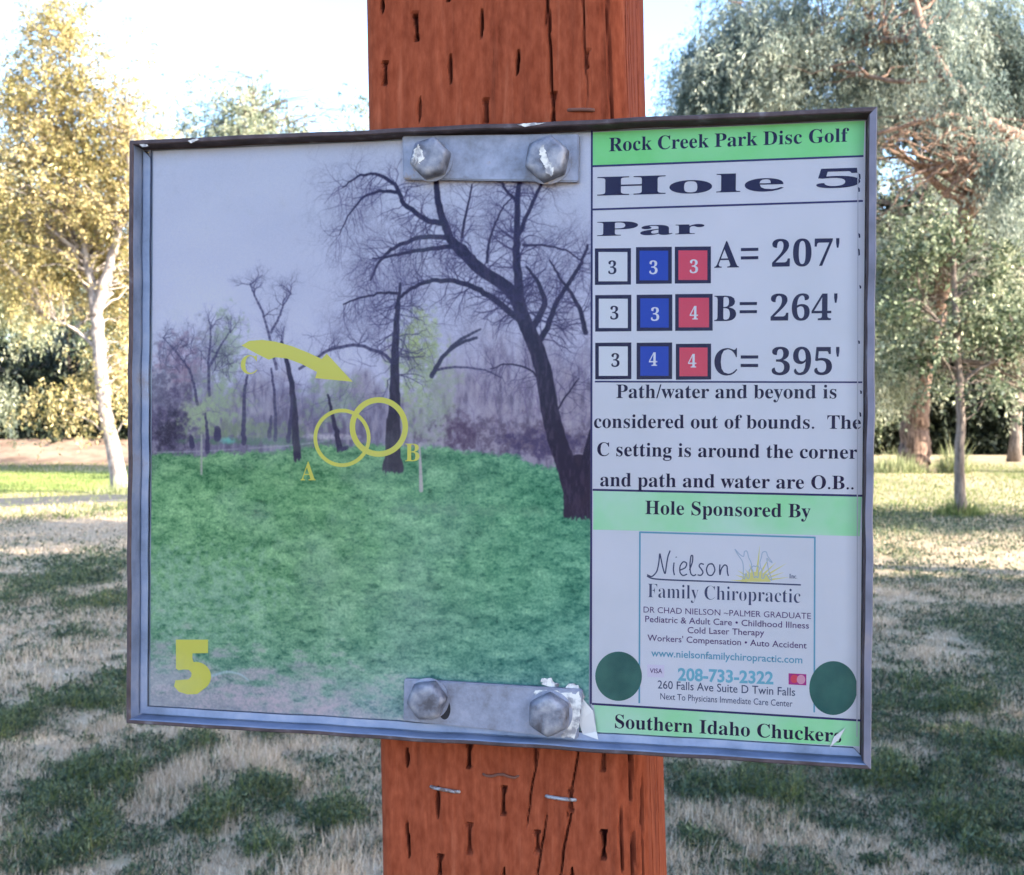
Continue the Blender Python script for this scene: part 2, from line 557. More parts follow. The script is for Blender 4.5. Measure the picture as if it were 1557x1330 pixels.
# big silvery tree filling the top right
b_ = lambda px, py, dy=0: at(px, py, 22 + dy)
bb = np.array([*at(1393, 716, 27)[:2], 0.0])
bt = lambda px, py: at(px, py, 27)
make_tree('old_willow', 'huge old tree with silvery grey drooping foliage and thick reddish split trunk at the right', 'tree', bb,
          [([bb, bt(1388, 690), bt(1390, 650), bt(1395, 600), bt(1410, 520), at(1440, 400, 26)], 0.30, 0.24),
           ([bt(1398, 715), bt(1410, 680), bt(1402, 650), bt(1392, 618)], 0.13, 0.08),
           ([at(1440, 400, 26), at(1480, 300, 25), at(1560, 215, 24), at(1610, 120, 24)], 0.22, 0.14),
           ([at(1590, 180, 23.9), at(1585, 225, 22), at(1557, 212, 20), at(1505, 190, 19.6), at(1470, 150, 19.6), at(1440, 118, 19.6), at(1405, 60, 20), at(1385, -20, 20)], 0.125, 0.075),
           ([at(1505, 190, 19.6), at(1440, 172, 19.5), at(1380, 190, 19.4), at(1335, 202, 19.4)], 0.05, 0.03),
           ([at(1520, 255, 24.5), at(1590, 285, 22), at(1557, 260, 20), at(1500, 252, 19.8), at(1460, 245, 19.6), at(1400, 262, 19.5), at(1362, 275, 19.5)], 0.06, 0.02),
           ([at(1405, 60, 20), at(1330, 60, 21), at(1240, 90, 22), at(1150, 120, 22)], 0.07, 0.02),
           ([at(1440, 118, 19.6), at(1370, 125, 20), at(1290, 110, 21), at(1215, 95, 22)], 0.05, 0.02)],
          [(at(1475, 130, 18.8), (0.55, 0.3, 0.22), 0.45), (at(1540, 235, 18.9), (0.25, 0.3, 0.25), 0.25), (at(1420, 30, 18.8), (0.5, 0.4, 0.4), 0.5), (b_(1080, 130), (0.75, 1.1, 0.8), 2.8), (b_(1160, 60), (1.2, 1.4, 1.1), 3.2), (b_(1180, 150), (1.2, 1.3, 0.55), 2.2), (b_(1300, 50), (1.4, 1.4, 1.3), 3.2),
           (b_(1450, 40), (1.3, 1.3, 1.2), 3), (b_(1540, 90), (0.8, 1.3, 1.1), 2.2), (b_(1230, -70), (1.9, 1.6, 0.8), 1.6),
           (b_(1560, 150, 3), (0.7, 1, 0.8), 1.4), (b_(1330, 130, 3), (1.0, 1.2, 0.6), 1.6), (b_(1480, 330, 5), (0.9, 1.2, 0.6), 1.4), (b_(1110, 190, 1), (1.1, 1.2, 0.6), 2.4), (b_(1250, 200, 2), (1.2, 1.2, 0.5), 2.0), (b_(1550, 300, 0), (0.4, .8, 0.35), 0.6), (b_(1470, 150, 4), (1.2, .8, 0.6), 1.5),
           (b_(1365, 400, 5), (0.7, 1, 0.6), 1.0)],
          620, 22, 19, (0.095, 0.022), BARK_TAN, OLIVE, droop=0.9, strand_len=0.6, crad=0.23, br=0.035, bare=90, shell=0.35)

make_tree('silver_tree', 'pale silvery drooping tree at the right edge between the bare twigs and the dark hedge', 'tree', np.array([*at(1620, 705, 26)[:2], 0.0]),
          [([np.array([*at(1620, 705, 26)[:2], 0.0]), at(1610, 560, 26), at(1585, 420, 25.5), at(1560, 330, 25)], 0.2, 0.05)],
          [(at(1540, 330, 25), (0.6, .7, 0.5), 1.2), (at(1500, 430, 25), (0.5, .7, 0.5), 1), (at(1560, 480, 25), (0.5, .7, 0.6), 1.2), (at(1400, 360, 26), (0.6, .7, 0.35), 0.9), (at(1380, 470, 26), (0.4, .7, 0.4), 0.7), (at(1350, 560, 26), (0.35, .7, 0.5), 0.6)],
          95, 26, 17, (0.085, 0.026), BARK_GREY, PALE, droop=0.9, strand_len=0.5, crad=0.2, shell=0.3)

# dead tangle hanging from the limb
dt = Tubes()
ob = np.array(at(1400, 250, 19.4))
for k in range(30):
    a0 = at(1500 + rng.normal() * 40, 240 + rng.normal() * 26, 19.5 + rng.normal() * .3)
    a1 = at(1385 + rng.normal() * 55, 262 + rng.normal() * 45, 19.4 + rng.normal() * .5)
    q = curve(a0, a1, 0.16 * rng.random(), 9)
    q[-3:, 2] -= np.array([0.03, 0.1, 0.22]) * rng.random() * 2.2
    dt.add(q - ob, (0.010 + 0.012 * rng.random(), 0.004), 5)
for px, py, ex, ey in ((1470, 245, 1340, 330), (1450, 250, 1365, 322), (1480, 300, 1470, 335), (1455, 262, 1442, 318), (1380, 200, 1336, 232), (1475, 195, 1390, 235)):
    dt.add(curve(at(px, py, 19.5), at(ex, ey, 19.4), 0.12, 9) - ob, (0.032, 0.008), 6)
de = empty('dead_branch', 'tangle of bare tan twigs hanging from the big limb beside the sign corner', 'branch', tuple(ob))
dt.build('twigs', BARK_TAN, de)

# thin tree on the right lawn
Yt = 15.5
h_ = lambda px, py, dy=0: at(px, py, Yt + dy)
tb_ = h_(1458, 785)
tb_[2] = terrain(tb_[0], tb_[1])
make_tree('young_tree', 'young tree with thin straight grey trunk and mid green leaves on the right lawn', 'tree', tb_,
          [([tb_, h_(1458, 700), h_(1461, 620), h_(1455, 540), h_(1450, 420), h_(1448, 330)], 0.072, 0.028),
           ([h_(1457, 590), h_(1480, 565), h_(1515, 548), h_(1560, 530)], 0.03, 0.01),
           ([h_(1453, 520), h_(1420, 480), h_(1385, 440)], 0.03, 0.01)],
          [(h_(1385, 400), (0.5, 0.6, 0.42), 2), (h_(1395, 520), (0.45, .5, 0.32), 1.4), (h_(1490, 470), (0.55, .6, 0.45), 2), (h_(1360, 470), (0.3, .5, 0.3), .8),
           (h_(1440, 360), (0.7, .7, 0.35), 1.6), (h_(1540, 500), (0.35, .5, 0.3), 1), (h_(1420, 580), (0.35, .4, 0.16), .6), (h_(1520, 590), (0.35, .4, 0.16), .5), (h_(1530, 380), (0.4, .5, 0.4), 1)],
          115, 8, 12, (0.062, 0.036), BARK_GREY, MID, droop=0.2, strand_len=0.20, crad=0.13, br=0.02, shell=0.2)

# trees behind, each its own thing
def back_tree(px, Yb, top, bot, half, lm, label, density=1.0, leaf=(0.13, 0.045), name='background_tree', bk=BARK_GREY, droop=0.5, only=None):
    c = at(px, (top + bot) / 2, Yb)
    global rng
    rng = np.random.default_rng(zlib.crc32(label.encode()) + 7)
    b = np.array([c[0], Yb, float(terrain(np.array(c[0]), np.array(float(Yb))))])
    hh = (bot - top) / 2 / F * Yb
    hw = half / F * Yb
    bl = []
    for _ in range(9):
        o = rng.normal(size=3) * np.array([0.45 * hw, 0.3 * hw, 0.42 * hh])
        bl.append((c + o, (hw * 0.5, hw * 0.5, hh * 0.42), 1))
    n = int(260 * density)
    make_tree(name, label, 'tree' if 'tree' in name else 'bush', b,
              [([b, (b + c) / 2 + np.array([0.1 * hw, 0, 0]), c, c + np.array([0, 0, hh * 0.8])], max(0.05, 0.035 * hh), 0.02)],
              bl, n, 9, 11, leaf, bk, lm, droop=droop, strand_len=0.12 * hw + 0.25, crad=0.10 * hw + 0.2, shell=0.3)


back_tree(385, 38, 50, 430, 110, PALE, 'pale airy treetop showing above the sign left of the post', 1.1, (0.14, 0.05))
back_tree(470, 42, 190, 560, 120, OLIVE, 'silvery tree mostly hidden behind the left half of the sign', 0.9)
back_tree(1050, 36, 195, 600, 130, PALE, 'pale sunlit tree behind the sign right of the post', 0.9)
back_tree(1400, 33, 130, 640, 130, PALE, 'pale sunlit round tree directly behind the young tree', 0.55)
back_tree(1545, 31, 130, 640, 110, PALE, 'pale sunlit tree at the right edge above the dark hedge', 0.5)
back_tree(1260, 34, 300, 640, 100, MID, 'mid green tree hidden behind the right end of the sign', 0.8)
back_tree(1430, 39, 90, 690, 120, DARK, 'tall dark tree in deep shade behind the young tree', 3.2, (0.2, 0.09), 'background_tree')  # dark trees added as backdrop; their deep shade is in the leaf colour
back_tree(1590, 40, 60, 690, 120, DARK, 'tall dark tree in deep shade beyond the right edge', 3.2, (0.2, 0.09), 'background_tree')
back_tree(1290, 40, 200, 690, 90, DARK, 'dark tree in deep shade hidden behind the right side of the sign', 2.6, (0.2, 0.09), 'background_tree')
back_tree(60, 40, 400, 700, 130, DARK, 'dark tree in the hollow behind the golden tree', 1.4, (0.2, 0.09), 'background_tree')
back_tree(740, 45, 330, 650, 150, MID, 'mid green tree straight behind the post', 0.8)
back_tree(250, 34, 330, 640, 90, MID, 'mid green tree behind the golden tree trunk', 0.9)
back_tree(90, 37, 230, 600, 130, OLIVE, 'grey green tree standing behind the golden tree', 1.0)
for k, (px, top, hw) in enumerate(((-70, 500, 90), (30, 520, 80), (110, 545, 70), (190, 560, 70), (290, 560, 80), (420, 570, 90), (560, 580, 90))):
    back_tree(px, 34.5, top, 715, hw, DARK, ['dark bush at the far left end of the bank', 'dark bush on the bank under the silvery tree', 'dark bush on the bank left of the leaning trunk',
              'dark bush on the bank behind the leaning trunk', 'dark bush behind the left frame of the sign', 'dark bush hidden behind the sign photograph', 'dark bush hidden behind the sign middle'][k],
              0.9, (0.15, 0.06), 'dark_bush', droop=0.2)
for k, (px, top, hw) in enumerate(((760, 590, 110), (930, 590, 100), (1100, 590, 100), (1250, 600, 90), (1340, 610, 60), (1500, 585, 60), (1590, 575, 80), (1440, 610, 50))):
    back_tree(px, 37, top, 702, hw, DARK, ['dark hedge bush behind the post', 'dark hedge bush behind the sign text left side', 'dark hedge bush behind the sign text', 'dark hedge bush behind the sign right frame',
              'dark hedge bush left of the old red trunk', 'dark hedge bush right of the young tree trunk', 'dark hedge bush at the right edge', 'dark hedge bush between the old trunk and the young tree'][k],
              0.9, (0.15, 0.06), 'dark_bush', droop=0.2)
# far tree line closing the view
for k, px in enumerate((-500, -260, 650, 900, 1150, 1800, 2100)):
    back_tree(px, 52, 280 + (k % 3) * 40, 680, 200, MID if k % 2 else OLIVE, ['tree of the far tree line, well left of the sign', 'tree of the far tree line, left', 'tree of the far line behind post',
              'tree of the far line right of post', 'tree of the far line behind sign text', 'tree of the far line right', 'tree of the far line, well right'][k], 0.9, (0.25, 0.1), 'far_tree')


# tall weeds round the trunks
def tuft(name, label, c, r, n, h, m, wd=0.02):
    a = rng.random(n) * 2 * np.pi
    q = r * np.sqrt(rng.random(n))
    x, y = c[0] + np.cos(a) * q, c[1] + np.sin(a) * q * 0.7
    V = blades(x, y, h * (0.25 + 1.0 * rng.random(n) ** 2) * (1.2 - 0.8 * q / r), wd * np.ones(n), 0.75)
    o = npmesh(name, V - np.array([c[0], c[1], 0]), 3, m)
    o.location = (c[0], c[1], 0)
    o['label'] = label
    o['category'] = 'plant'
    o['kind'] = 'stuff'
    return o


TUFT = leaf_mat('tuft_blades', [(0, (0.16, 0.19, 0.08)), (0.6, (0.34, 0.36, 0.18)), (1, (0.52, 0.48, 0.3))], 0.35)
tuft('weed_tuft', 'dark green grass tuft round the foot of the young tree', tb_, 0.34, 900, 0.30, TURF, 0.016)
tuft('weed_tuft', 'pale green tall weeds left of the old red trunk', bb + np.array([-0.75, -0.9, 0]), 0.7, 1300, 0.55, TUFT, 0.03)
tuft('weed_tuft', 'light green leafy weeds right of the old red trunk', bb + np.array([0.45, -1.1, 0]), 0.33, 900, 0.75, TUFT, 0.035)
tuft('weed_tuft', 'dry yellowish grass tuft at the foot of the golden tree', gb + np.array([0.1, -0.3, 0]), 0.45, 1000, 0.3, TUFT, 0.02)

# trees standing to the right of and behind the photographer: they throw the shade over sign and foreground
SHADE = leaf_mat('shade_tree_leaves', [(0, (0.04, 0.06, 0.03)), (1, (0.12, 0.16, 0.07))], 0.25)


def shade_tree(x, y, zc, r, rz, n, label):
    b = np.array([x, y, 0.0])
    c = np.array([x, y, zc])
    bl = [(c + rng.normal(size=3) * np.array([r, r, rz]) * 0.35, (r * 0.6, r * 0.6, rz * 0.6), 1) for _ in range(7)]
    make_tree('leafy_tree', label, 'tree', b, [([b, b + np.array([0.1, 0, zc * 0.5]), c, c + np.array([0, 0, rz * 0.6])], 0.22, 0.05)],
              bl, n, 8, 7, (0.20, 0.11), BARK_GREY, SHADE, droop=0.2, strand_len=0.6, crad=0.5, shell=0.2)


shade_tree(9.5, -2.9, 5.4, 2.8, 2.5, 380, 'leafy tree outside the frame shading the sign from the right')
shade_tree(12.5, -0.5, 5.6, 2.4, 2.4, 270, 'leafy tree outside the frame shading the near grass')
shade_tree(9.1, 2.7, 5.2, 2.1, 1.9, 250, 'leafy tree outside the frame shading the grass left of the sign')
shade_tree(7.6, 6.0, 5.2, 0.9, 1.0, 90, 'small leafy tree outside the frame at the right edge of the near lawn')
shade_tree(9.2, 8.4, 7.0, 0.9, 1.0, 90, 'slender leafy tree outside the frame further up the lawn')
shade_tree(15.5, -6.0, 7.6, 2.8, 2.6, 250, 'leafy tree outside the frame behind the first shade tree')
shade_tree(17.6, 2.6, 7.2, 0.45, 0.7, 60, 'slim leafy tree outside the frame on the right')
shade_tree(16.6, 4.6, 6.4, 0.25, 0.3, 26, 'very slim leafy tree outside the frame further along the right')
shade_tree(21.5, 9.0, 8.0, 0.5, 0.5, 50, 'leafy tree outside the frame at the far right of the lawn')

# ------------------------------------------------------------------ the sign
SIGN_C = Vector((-0.02053, 0.68937, 1.40405))
a_, b2_, c2_ = -0.20101, -0.019456, 0.003645
cy_, sy_, cx_, sx_, cz_, sz_ = math.cos(a_), math.sin(a_), math.cos(b2_), math.sin(b2_), math.cos(c2_), math.sin(c2_)
SR = (Matrix(((cy_, -sy_, 0), (sy_, cy_, 0), (0, 0, 1))) @ Matrix(((1, 0, 0), (0, cx_, -sx_), (0, sx_, cx_))) @ Matrix(((cz_, 0, sz_), (0, 1, 0), (-sz_, 0, cz_))))
SRT = SR.transposed()
ORG = SRT @ (Vector((0, 0, CAM_H)) - SIGN_C)


def S(px, py, w=-0.0126):
    """measured photo point -> (u, v) on the board, at depth w behind the front of the frame"""
    d = at(px, py, 1.0) - np.array([0, 0, CAM_H])
    l = SRT @ Vector(d)
    t = (-w - ORG.y) / l.y
    q = ORG + l * t
    return q.x, q.z


sign = empty('hole_sign', 'metal framed disc golf sign with course photo and yellow arrow, bolted to the post', 'sign', tuple(SIGN_C))
sign.rotation_euler = SR.to_euler()
HW, HH = 0.2225, 0.1808

ILL = lin((170, 190, 215)) / 0.86           # light falling on the shaded board, to undo it from measured tones


def alb(c):
    return tuple(np.clip(lin(c) / ILL, 0.003, 0.89))


STEEL = mat('weathered_steel', (0.3, 0.31, 0.36), 0.5, 0.35, 0.4)
sn = noise(STEEL, 35, 6, (1, 1, 1), 0.65)
link(STEEL, ramp(STEEL, sn, [(0.3, (0.12, 0.15, 0.22)), (0.5, (0.20, 0.24, 0.35)), (0.64, (0.26, 0.29, 0.39)), (0.78, (0.22, 0.18, 0.18))]), bsdf(STEEL).inputs['Base Color'])
bump(STEEL, noise(STEEL, 300, 4), 0.25, 0.0006)
RUST_SHADE = mat('rusty_edge_and_shade', (0.1, 0.07, 0.07), 0.65, 0.2)
link(RUST_SHADE, ramp(RUST_SHADE, noise(RUST_SHADE, 90, 6), [(0.3, (0.035, 0.024, 0.026)), (0.58, (0.075, 0.052, 0.058)), (0.74, (0.16, 0.15, 0.17))]), bsdf(RUST_SHADE).inputs['Base Color'])
bump(RUST_SHADE, noise(RUST_SHADE, 400, 4), 0.3, 0.0006)
GALV = mat('galvanised_plate', (0.4, 0.43, 0.47), 0.55, 0.3, 0.4)
link(GALV, ramp(GALV, noise(GALV, 60, 7, (1, 1, 1), 0.7), [(0.28, (0.12, 0.11, 0.13)), (0.45, (0.19, 0.20, 0.26)), (0.62, (0.26, 0.27, 0.35)), (0.74, (0.24, 0.18, 0.16))]), bsdf(GALV).inputs['Base Color'])
bump(GALV, noise(GALV, 260, 5), 0.4, 0.0006)
BOLT = mat('bolt_zinc', (0.33, 0.35, 0.40), 0.55, 0.35, 0.4)
link(BOLT, ramp(BOLT, noise(BOLT, 110, 6), [(0.34, (0.07, 0.065, 0.08)), (0.5, (0.155, 0.16, 0.205)), (0.68, (0.30, 0.29, 0.32))]), bsdf(BOLT).inputs['Base Color'])
bump(BOLT, noise(BOLT, 500, 4), 0.4, 0.0005)


FACE = mat('grey_painted_steel', (0.14, 0.14, 0.18), 0.6, 0.2)
link(FACE, ramp(FACE, noise(FACE, 40, 6), [(0.3, (0.085, 0.085, 0.11)), (0.55, (0.145, 0.14, 0.19)), (0.75, (0.20, 0.17, 0.19))]), bsdf(FACE).inputs['Base Color'])


def boxv(x0, x1, y0, y1, z0, z1, bev=0.0):
    if not bev:
        v = [(x, y, z) for z in (z0, z1) for y in (y0, y1) for x in (x0, x1)]
        f = [(0, 2, 3, 1), (4, 5, 7, 6), (0, 1, 5, 4), (2, 6, 7, 3), (0, 4, 6, 2), (1, 3, 7, 5)]
        return v, f
    import bmesh
    bm = bmesh.new()
    vs, fs = boxv(x0, x1, y0, y1, z0, z1)
    bv = [bm.verts.new(q) for q in vs]
    for q in fs:
        bm.faces.new([bv[i] for i in q])
    bmesh.ops.recalc_face_normals(bm, faces=bm.faces)
    bmesh.ops.bevel(bm, geom=bm.edges[:], offset=bev, segments=2, affect='EDGES', profile=0.6)
    v = [tuple(q.co) for q in bm.verts]
    f = [tuple(q.index for q in p.verts) for p in bm.faces]
    bm.free()
    return v, f


def bar(name, p, q, prof, mats, parent, fm=None):
    """sweep a profile (offset inward, depth) along the board edge p->q with mitred ends; corners given by inset"""
    v, f = [], []
    n = len(prof)
    p, q = np.array(p, float), np.array(q, float)
    seg = 90
    cen = np.zeros(2)
    for i in range(seg + 1):
        t = i / seg
        for inn, dep in prof:
            P_ = p * (1 - inn / abs(p)) if False else np.array([math.copysign(abs(p[0]) - inn, p[0]), math.copysign(abs(p[1]) - inn, p[1])])
            Q_ = np.array([math.copysign(abs(q[0]) - inn, q[0]), math.copysign(abs(q[1]) - inn, q[1])])
            c = P_ * (1 - t) + Q_ * t
            wob = 0.00025 * math.sin(t * 23 + p[0] * 50) + 0.00018 * math.sin(t * 57 + 2 * p[1] * 90)
            wob *= math.sin(math.pi * t)
            d = unit(q - p)
            c = c + np.array([-d[1], d[0]]) * wob
            v.append((c[0], dep, c[1]))
    for i in range(seg):
        for j in range(n):
            j2 = (j + 1) % n
            f.append((i * n + j, i * n + j2, (i + 1) * n + j2, (i + 1) * n + j))
    f.append(tuple(reversed(range(n))))
    f.append(tuple(seg * n + j for j in range(n)))
    o = obj(name, v, f, mats, parent)
    me = o.data
    for pl in me.polygons:
        j = pl.index % n if pl.index < seg * n else 0
        pl.material_index = fm[j] if j < len(fm) else 0
    return o


def prof_plain(th):
    return [(0.0, 0.017), (0.0, 0.0008), (0.0006, 0.0), (th - 0.0006, 0.0), (th, 0.0008), (th, 0.0126), (th + 0.0004, 0.0127), (th + 0.0004, 0.0128), (th + 0.0006, 0.0129), (th + 0.0006, 0.017)]


def prof(th):
    # outer back, outer front, rounded lip, inner front, inner wall down, back flange
    return [(0.0, 0.017), (0.0, 0.0008), (0.0006, 0.0), (th - 0.0006, 0.0), (th, 0.0008), (th, 0.0118), (th + 0.0008, 0.0126), (th + 0.0012, 0.0104), (th + 0.0055, 0.0107), (th + 0.0058, 0.0122), (th + 0.006, 0.017)]


FM = [1, 1, 1, 1, 0, 0, 0, 0, 0, 0]
for nm, p, q, th, lab in (('frame_bar', (-HW, HH), (-HW, -HH), 0.0030, None), ('frame_bar', (HW, -HH), (HW, HH), 0.0046, None),
                          ('frame_bar', (HW, HH), (-HW, HH), 0.0030, None), ('frame_bar', (-HW, -HH), (HW, -HH), 0.0030, None)):
    fm = FM
    if q[0] == p[0] and p[0] > 0:
        fm = [1, 0, 0, 0, 1, 0, 0, 0, 0, 0]
    if q[1] == p[1] and p[1] > 0:
        fm = [1, 1, 1, 1, 1, 1, 0, 0, 0, 0]  # underside: rust brown, with its shade put into the colour too
    if q[1] == p[1] and p[1] < 0:
        fm = [1, 1, 1, 0, 0, 0, 0, 0, 0, 0]
    plain = (q[0] == p[0] and p[0] > 0) or (q[1] == p[1] and p[1] > 0)
    if plain and q[0] == p[0]:
        fm = [0, 0, 0, 1, 1, 1, 1, 1, 1, 1]  # shade of the inner wall and gap painted with the dark rust colour
    bar(nm, p, q, prof_plain(th) if plain else prof(th), [FACE if th > 0.004 else STEEL, RUST_SHADE], sign, fm)
BACK = mat('back_panel_grey', (0.42, 0.43, 0.46), 0.6)
link(BACK, ramp(BACK, noise(BACK, 25, 5), [(0.3, (0.26, 0.27, 0.36)), (0.7, (0.40, 0.42, 0.52))]), bsdf(BACK).inputs['Base Color'])
v, f = boxv(-0.2160, 0.2190, 0.01285, 0.0165, -0.1775, 0.1775)
obj('back_panel', v, f, BACK, sign)


# ---- the printed course photograph: flat print painted into an image by this script
def quad(name, pts, w, m, parent, sub=1):
    v = []
    for px, py in pts:
        u, z = S(px, py, w)
        v.append((u, -w, z))
    return obj(name, v, [tuple(range(len(v)))], m, parent)


U0, V0 = S(233, 222)[0], 0.1765
U1, V1 = S(899, 600)[0], -0.1755
TW, TH_ = 840, int(840 * (V0 - V1) / (U1 - U0))


def T(px, py):
    u, z = S(px, py)
    return (u - U0) / (U1 - U0) * TW, (V0 - z) / (V0 - V1) * TH_


TS = TW / 664.0
yy, xx = np.mgrid[0:TH_, 0:TW].astype(float)
img = np.zeros((TH_, TW, 3))
rng = np.random.default_rng(77)


def C(r, g, b):
    return np.array([r, g, b], float)


def fbm(cx, cy, seed, o=4):
    return vnoise(xx / cx, yy / cy, 1.0, seed, o)


def mixm(c, m):
    global img
    img = img * (1 - m[..., None]) + np.asarray(c, float) * m[..., None]


def blob(px, py, rx, ry, c, a, seed=1, rough=0.8, soft=0.9, cell=9):
    tx, ty = T(px, py)
    d = ((xx - tx) / (rx * TS)) ** 2 + ((yy - ty) / (ry * TS)) ** 2
    d = d + (fbm(cell, cell, seed, 4) - 0.5) * rough * 3
    a = a * np.clip(0.25 + 1.9 * fbm(3.2, 3.2, seed + 200, 3) - 0.25, 0.3, 1)
    mixm(c, np.clip((1.15 - d) * soft, 0, 1) * a)


def stroke(pts, w0, w1, c, a=1.0, jit=0.0):
    P_ = [T(*p) for p in pts]
    P_ = np.array(P_)
    s = np.linspace(0, len(P_) - 1, max(2, (len(P_) - 1) * 5 + 1))
    q = np.stack([np.interp(s, range(len(P_)), P_[:, i]) for i in range(2)], -1)
    for _ in range(2):
        if len(q) > 2:
            q[1:-1] = (q[:-2] + 2 * q[1:-1] + q[2:]) / 4
    if jit:
        q[1:-1] += rng.normal(size=(len(q) - 2, 2)) * jit
    ws = np.linspace(w0, w1, len(q)) * TS
    for i in range(len(q) - 1):
        seg(q[i], q[i + 1], ws[i], ws[i + 1], c, a)
    return q


def seg(A, B, wa, wb, c, a):
    r = max(wa, wb) / 2 + 1.2
    x0, x1 = int(max(0, min(A[0], B[0]) - r)), int(min(TW, max(A[0], B[0]) + r + 1))
    y0, y1 = int(max(0, min(A[1], B[1]) - r)), int(min(TH_, max(A[1], B[1]) + r + 1))
    if x0 >= x1 or y0 >= y1:
        return
    X_, Y_ = xx[y0:y1, x0:x1], yy[y0:y1, x0:x1]
    d = B - A
    l2 = max(d @ d, 1e-6)
    t = np.clip(((X_ - A[0]) * d[0] + (Y_ - A[1]) * d[1]) / l2, 0, 1)
    dist = np.hypot(X_ - A[0] - t * d[0], Y_ - A[1] - t * d[1])
    w_ = wa * (1 - t) + wb * t
    m = np.clip(w_ / 2 + 0.5 - dist, 0, 1) * np.minimum(1, w_ + 0.15) * a
    s_ = img[y0:y1, x0:x1]
    img[y0:y1, x0:x1] = s_ * (1 - m[..., None]) + c * m[..., None]


def twigs(q0, ang, ln, w, depth, c, a, curl=0.25, grav=0.0):
    q = np.array(q0, float)
    n = 5
    for i in range(n):
        ang2 = ang + rng.normal() * curl
        step = np.array([math.cos(ang2), math.sin(ang2)]) * ln / n
        step[1] += grav * ln / n
        q2 = q + step
        seg(q, q2, w, w * 0.86, c, a)
        w *= 0.86
        ang = ang2
        q = q2
        if depth > 0 and rng.random() < 0.75:
            twigs(q, ang + rng.choice([-1, 1]) * (0.45 + 0.5 * rng.random()), ln * (0.5 + 0.25 * rng.random()), w * 0.62, depth - 1, c, a, curl, grav)


# sky
tyr = yy / TH_
sky_a, sky_b = C(164, 178, 218), C(172, 180, 226)
img[:] = sky_a * (1 - np.clip(tyr * 2, 0, 1))[..., None] + sky_b * np.clip(tyr * 2, 0, 1)[..., None]
img += ((fbm(160, 130, 3, 3) - 0.5) * 16)[..., None]
hx, hy = T(560, 690)
# misty thicket behind
thk = np.clip((yy - (T(560, 545)[1] + (fbm(40, 60, 21, 4) - 0.5) * 240)) / 90, 0, 1)
leftm = np.clip((T(640, 600)[0] - xx) / 120, 0, 1)
mixm(C(126, 124, 158), thk * 0.75)
lowm = np.clip((yy - T(400, 585)[1] + (fbm(30, 40, 23, 4) - 0.5) * 120) / 60, 0, 1)
mixm(C(74, 72, 112), lowm * leftm * 0.6)
right = np.clip((xx - T(640, 600)[0]) / 120, 0, 1)
thk2 = np.clip((yy - (T(700, 480)[1] + (fbm(45, 60, 31, 4) - 0.5) * 200)) / 120, 0, 1) * right
mixm(C(124, 120, 156), thk2 * 0.6)
tex = fbm(7, 22, 8, 4)
mixm(C(68, 64, 100), np.clip((tex - 0.5) * 4, 0, 1) * np.maximum(thk, thk2) * 0.55)
mixm(C(158, 158, 188), np.clip((0.46 - tex) * 4, 0, 1) * np.maximum(thk, thk2) * 0.5)
blob(250, 620, 55, 95, C(52, 46, 88), 0.75, 4, 0.9)
blob(262, 655, 34, 34, C(30, 28, 56), 0.9, 5)
blob(315, 545, 45, 60, C(104, 108, 136), 0.6, 7, 1.2)
blob(272, 545, 38, 40, C(132, 104, 142), 0.5, 9, 1.1)
blob(345, 530, 30, 60, C(122, 146, 132), 0.65, 6, 1.2)
blob(335, 615, 48, 42, C(128, 152, 134), 0.8, 11, 1.1)
blob(300, 635, 30, 28, C(138, 162, 140), 0.75, 12, 1.0)
blob(385, 655, 100, 14, C(106, 132, 108), 0.7, 13, 0.9)
blob(500, 610, 48, 44, C(118, 142, 132), 0.7, 14, 1.2)
blob(632, 560, 42, 75, C(136, 160, 130), 0.85, 15, 1.1)
blob(640, 505, 24, 35, C(152, 176, 120), 0.8, 16, 1.1)
blob(668, 590, 30, 48, C(126, 144, 138), 0.6, 17, 1.3)
blob(650, 640, 36, 35, C(118, 136, 132), 0.6, 18, 1.2)
blob(780, 665, 120, 28, C(70, 62, 96), 0.75, 19, 1.3)
blob(698, 655, 22, 32, C(58, 44, 80), 0.6, 20, 1.2)
blob(820, 672, 60, 20, C(50, 44, 92), 0.8, 22, 1.2)
DK = C(26, 24, 58)
DK2 = C(44, 42, 84)
# thin hazy twigs of the distant trees
for k in range(120):
    px = 330 + rng.random() * 560
    py = (500 if px < 560 else 420) + rng.random() * 150
    twigs(T(px, py), -1.57 + rng.normal() * 0.9, 45 * TS, 1.5, 3, C(64, 60, 110), 0.45, 0.3)
for k in range(34):
    twigs(T(245 + rng.random() * 110, 520 + rng.random() * 60), -1.57 + rng.normal() * 0.7, 28 * TS, 1.8, 3, DK2, 0.5, 0.3)
for k in range(40):
    twigs(T(720 + rng.random() * 175, 560 + rng.random() * 110), -1.57 + rng.normal() * 0.5, 50 * TS, 1.4, 2, C(96, 86, 140), 0.5, 0.25)

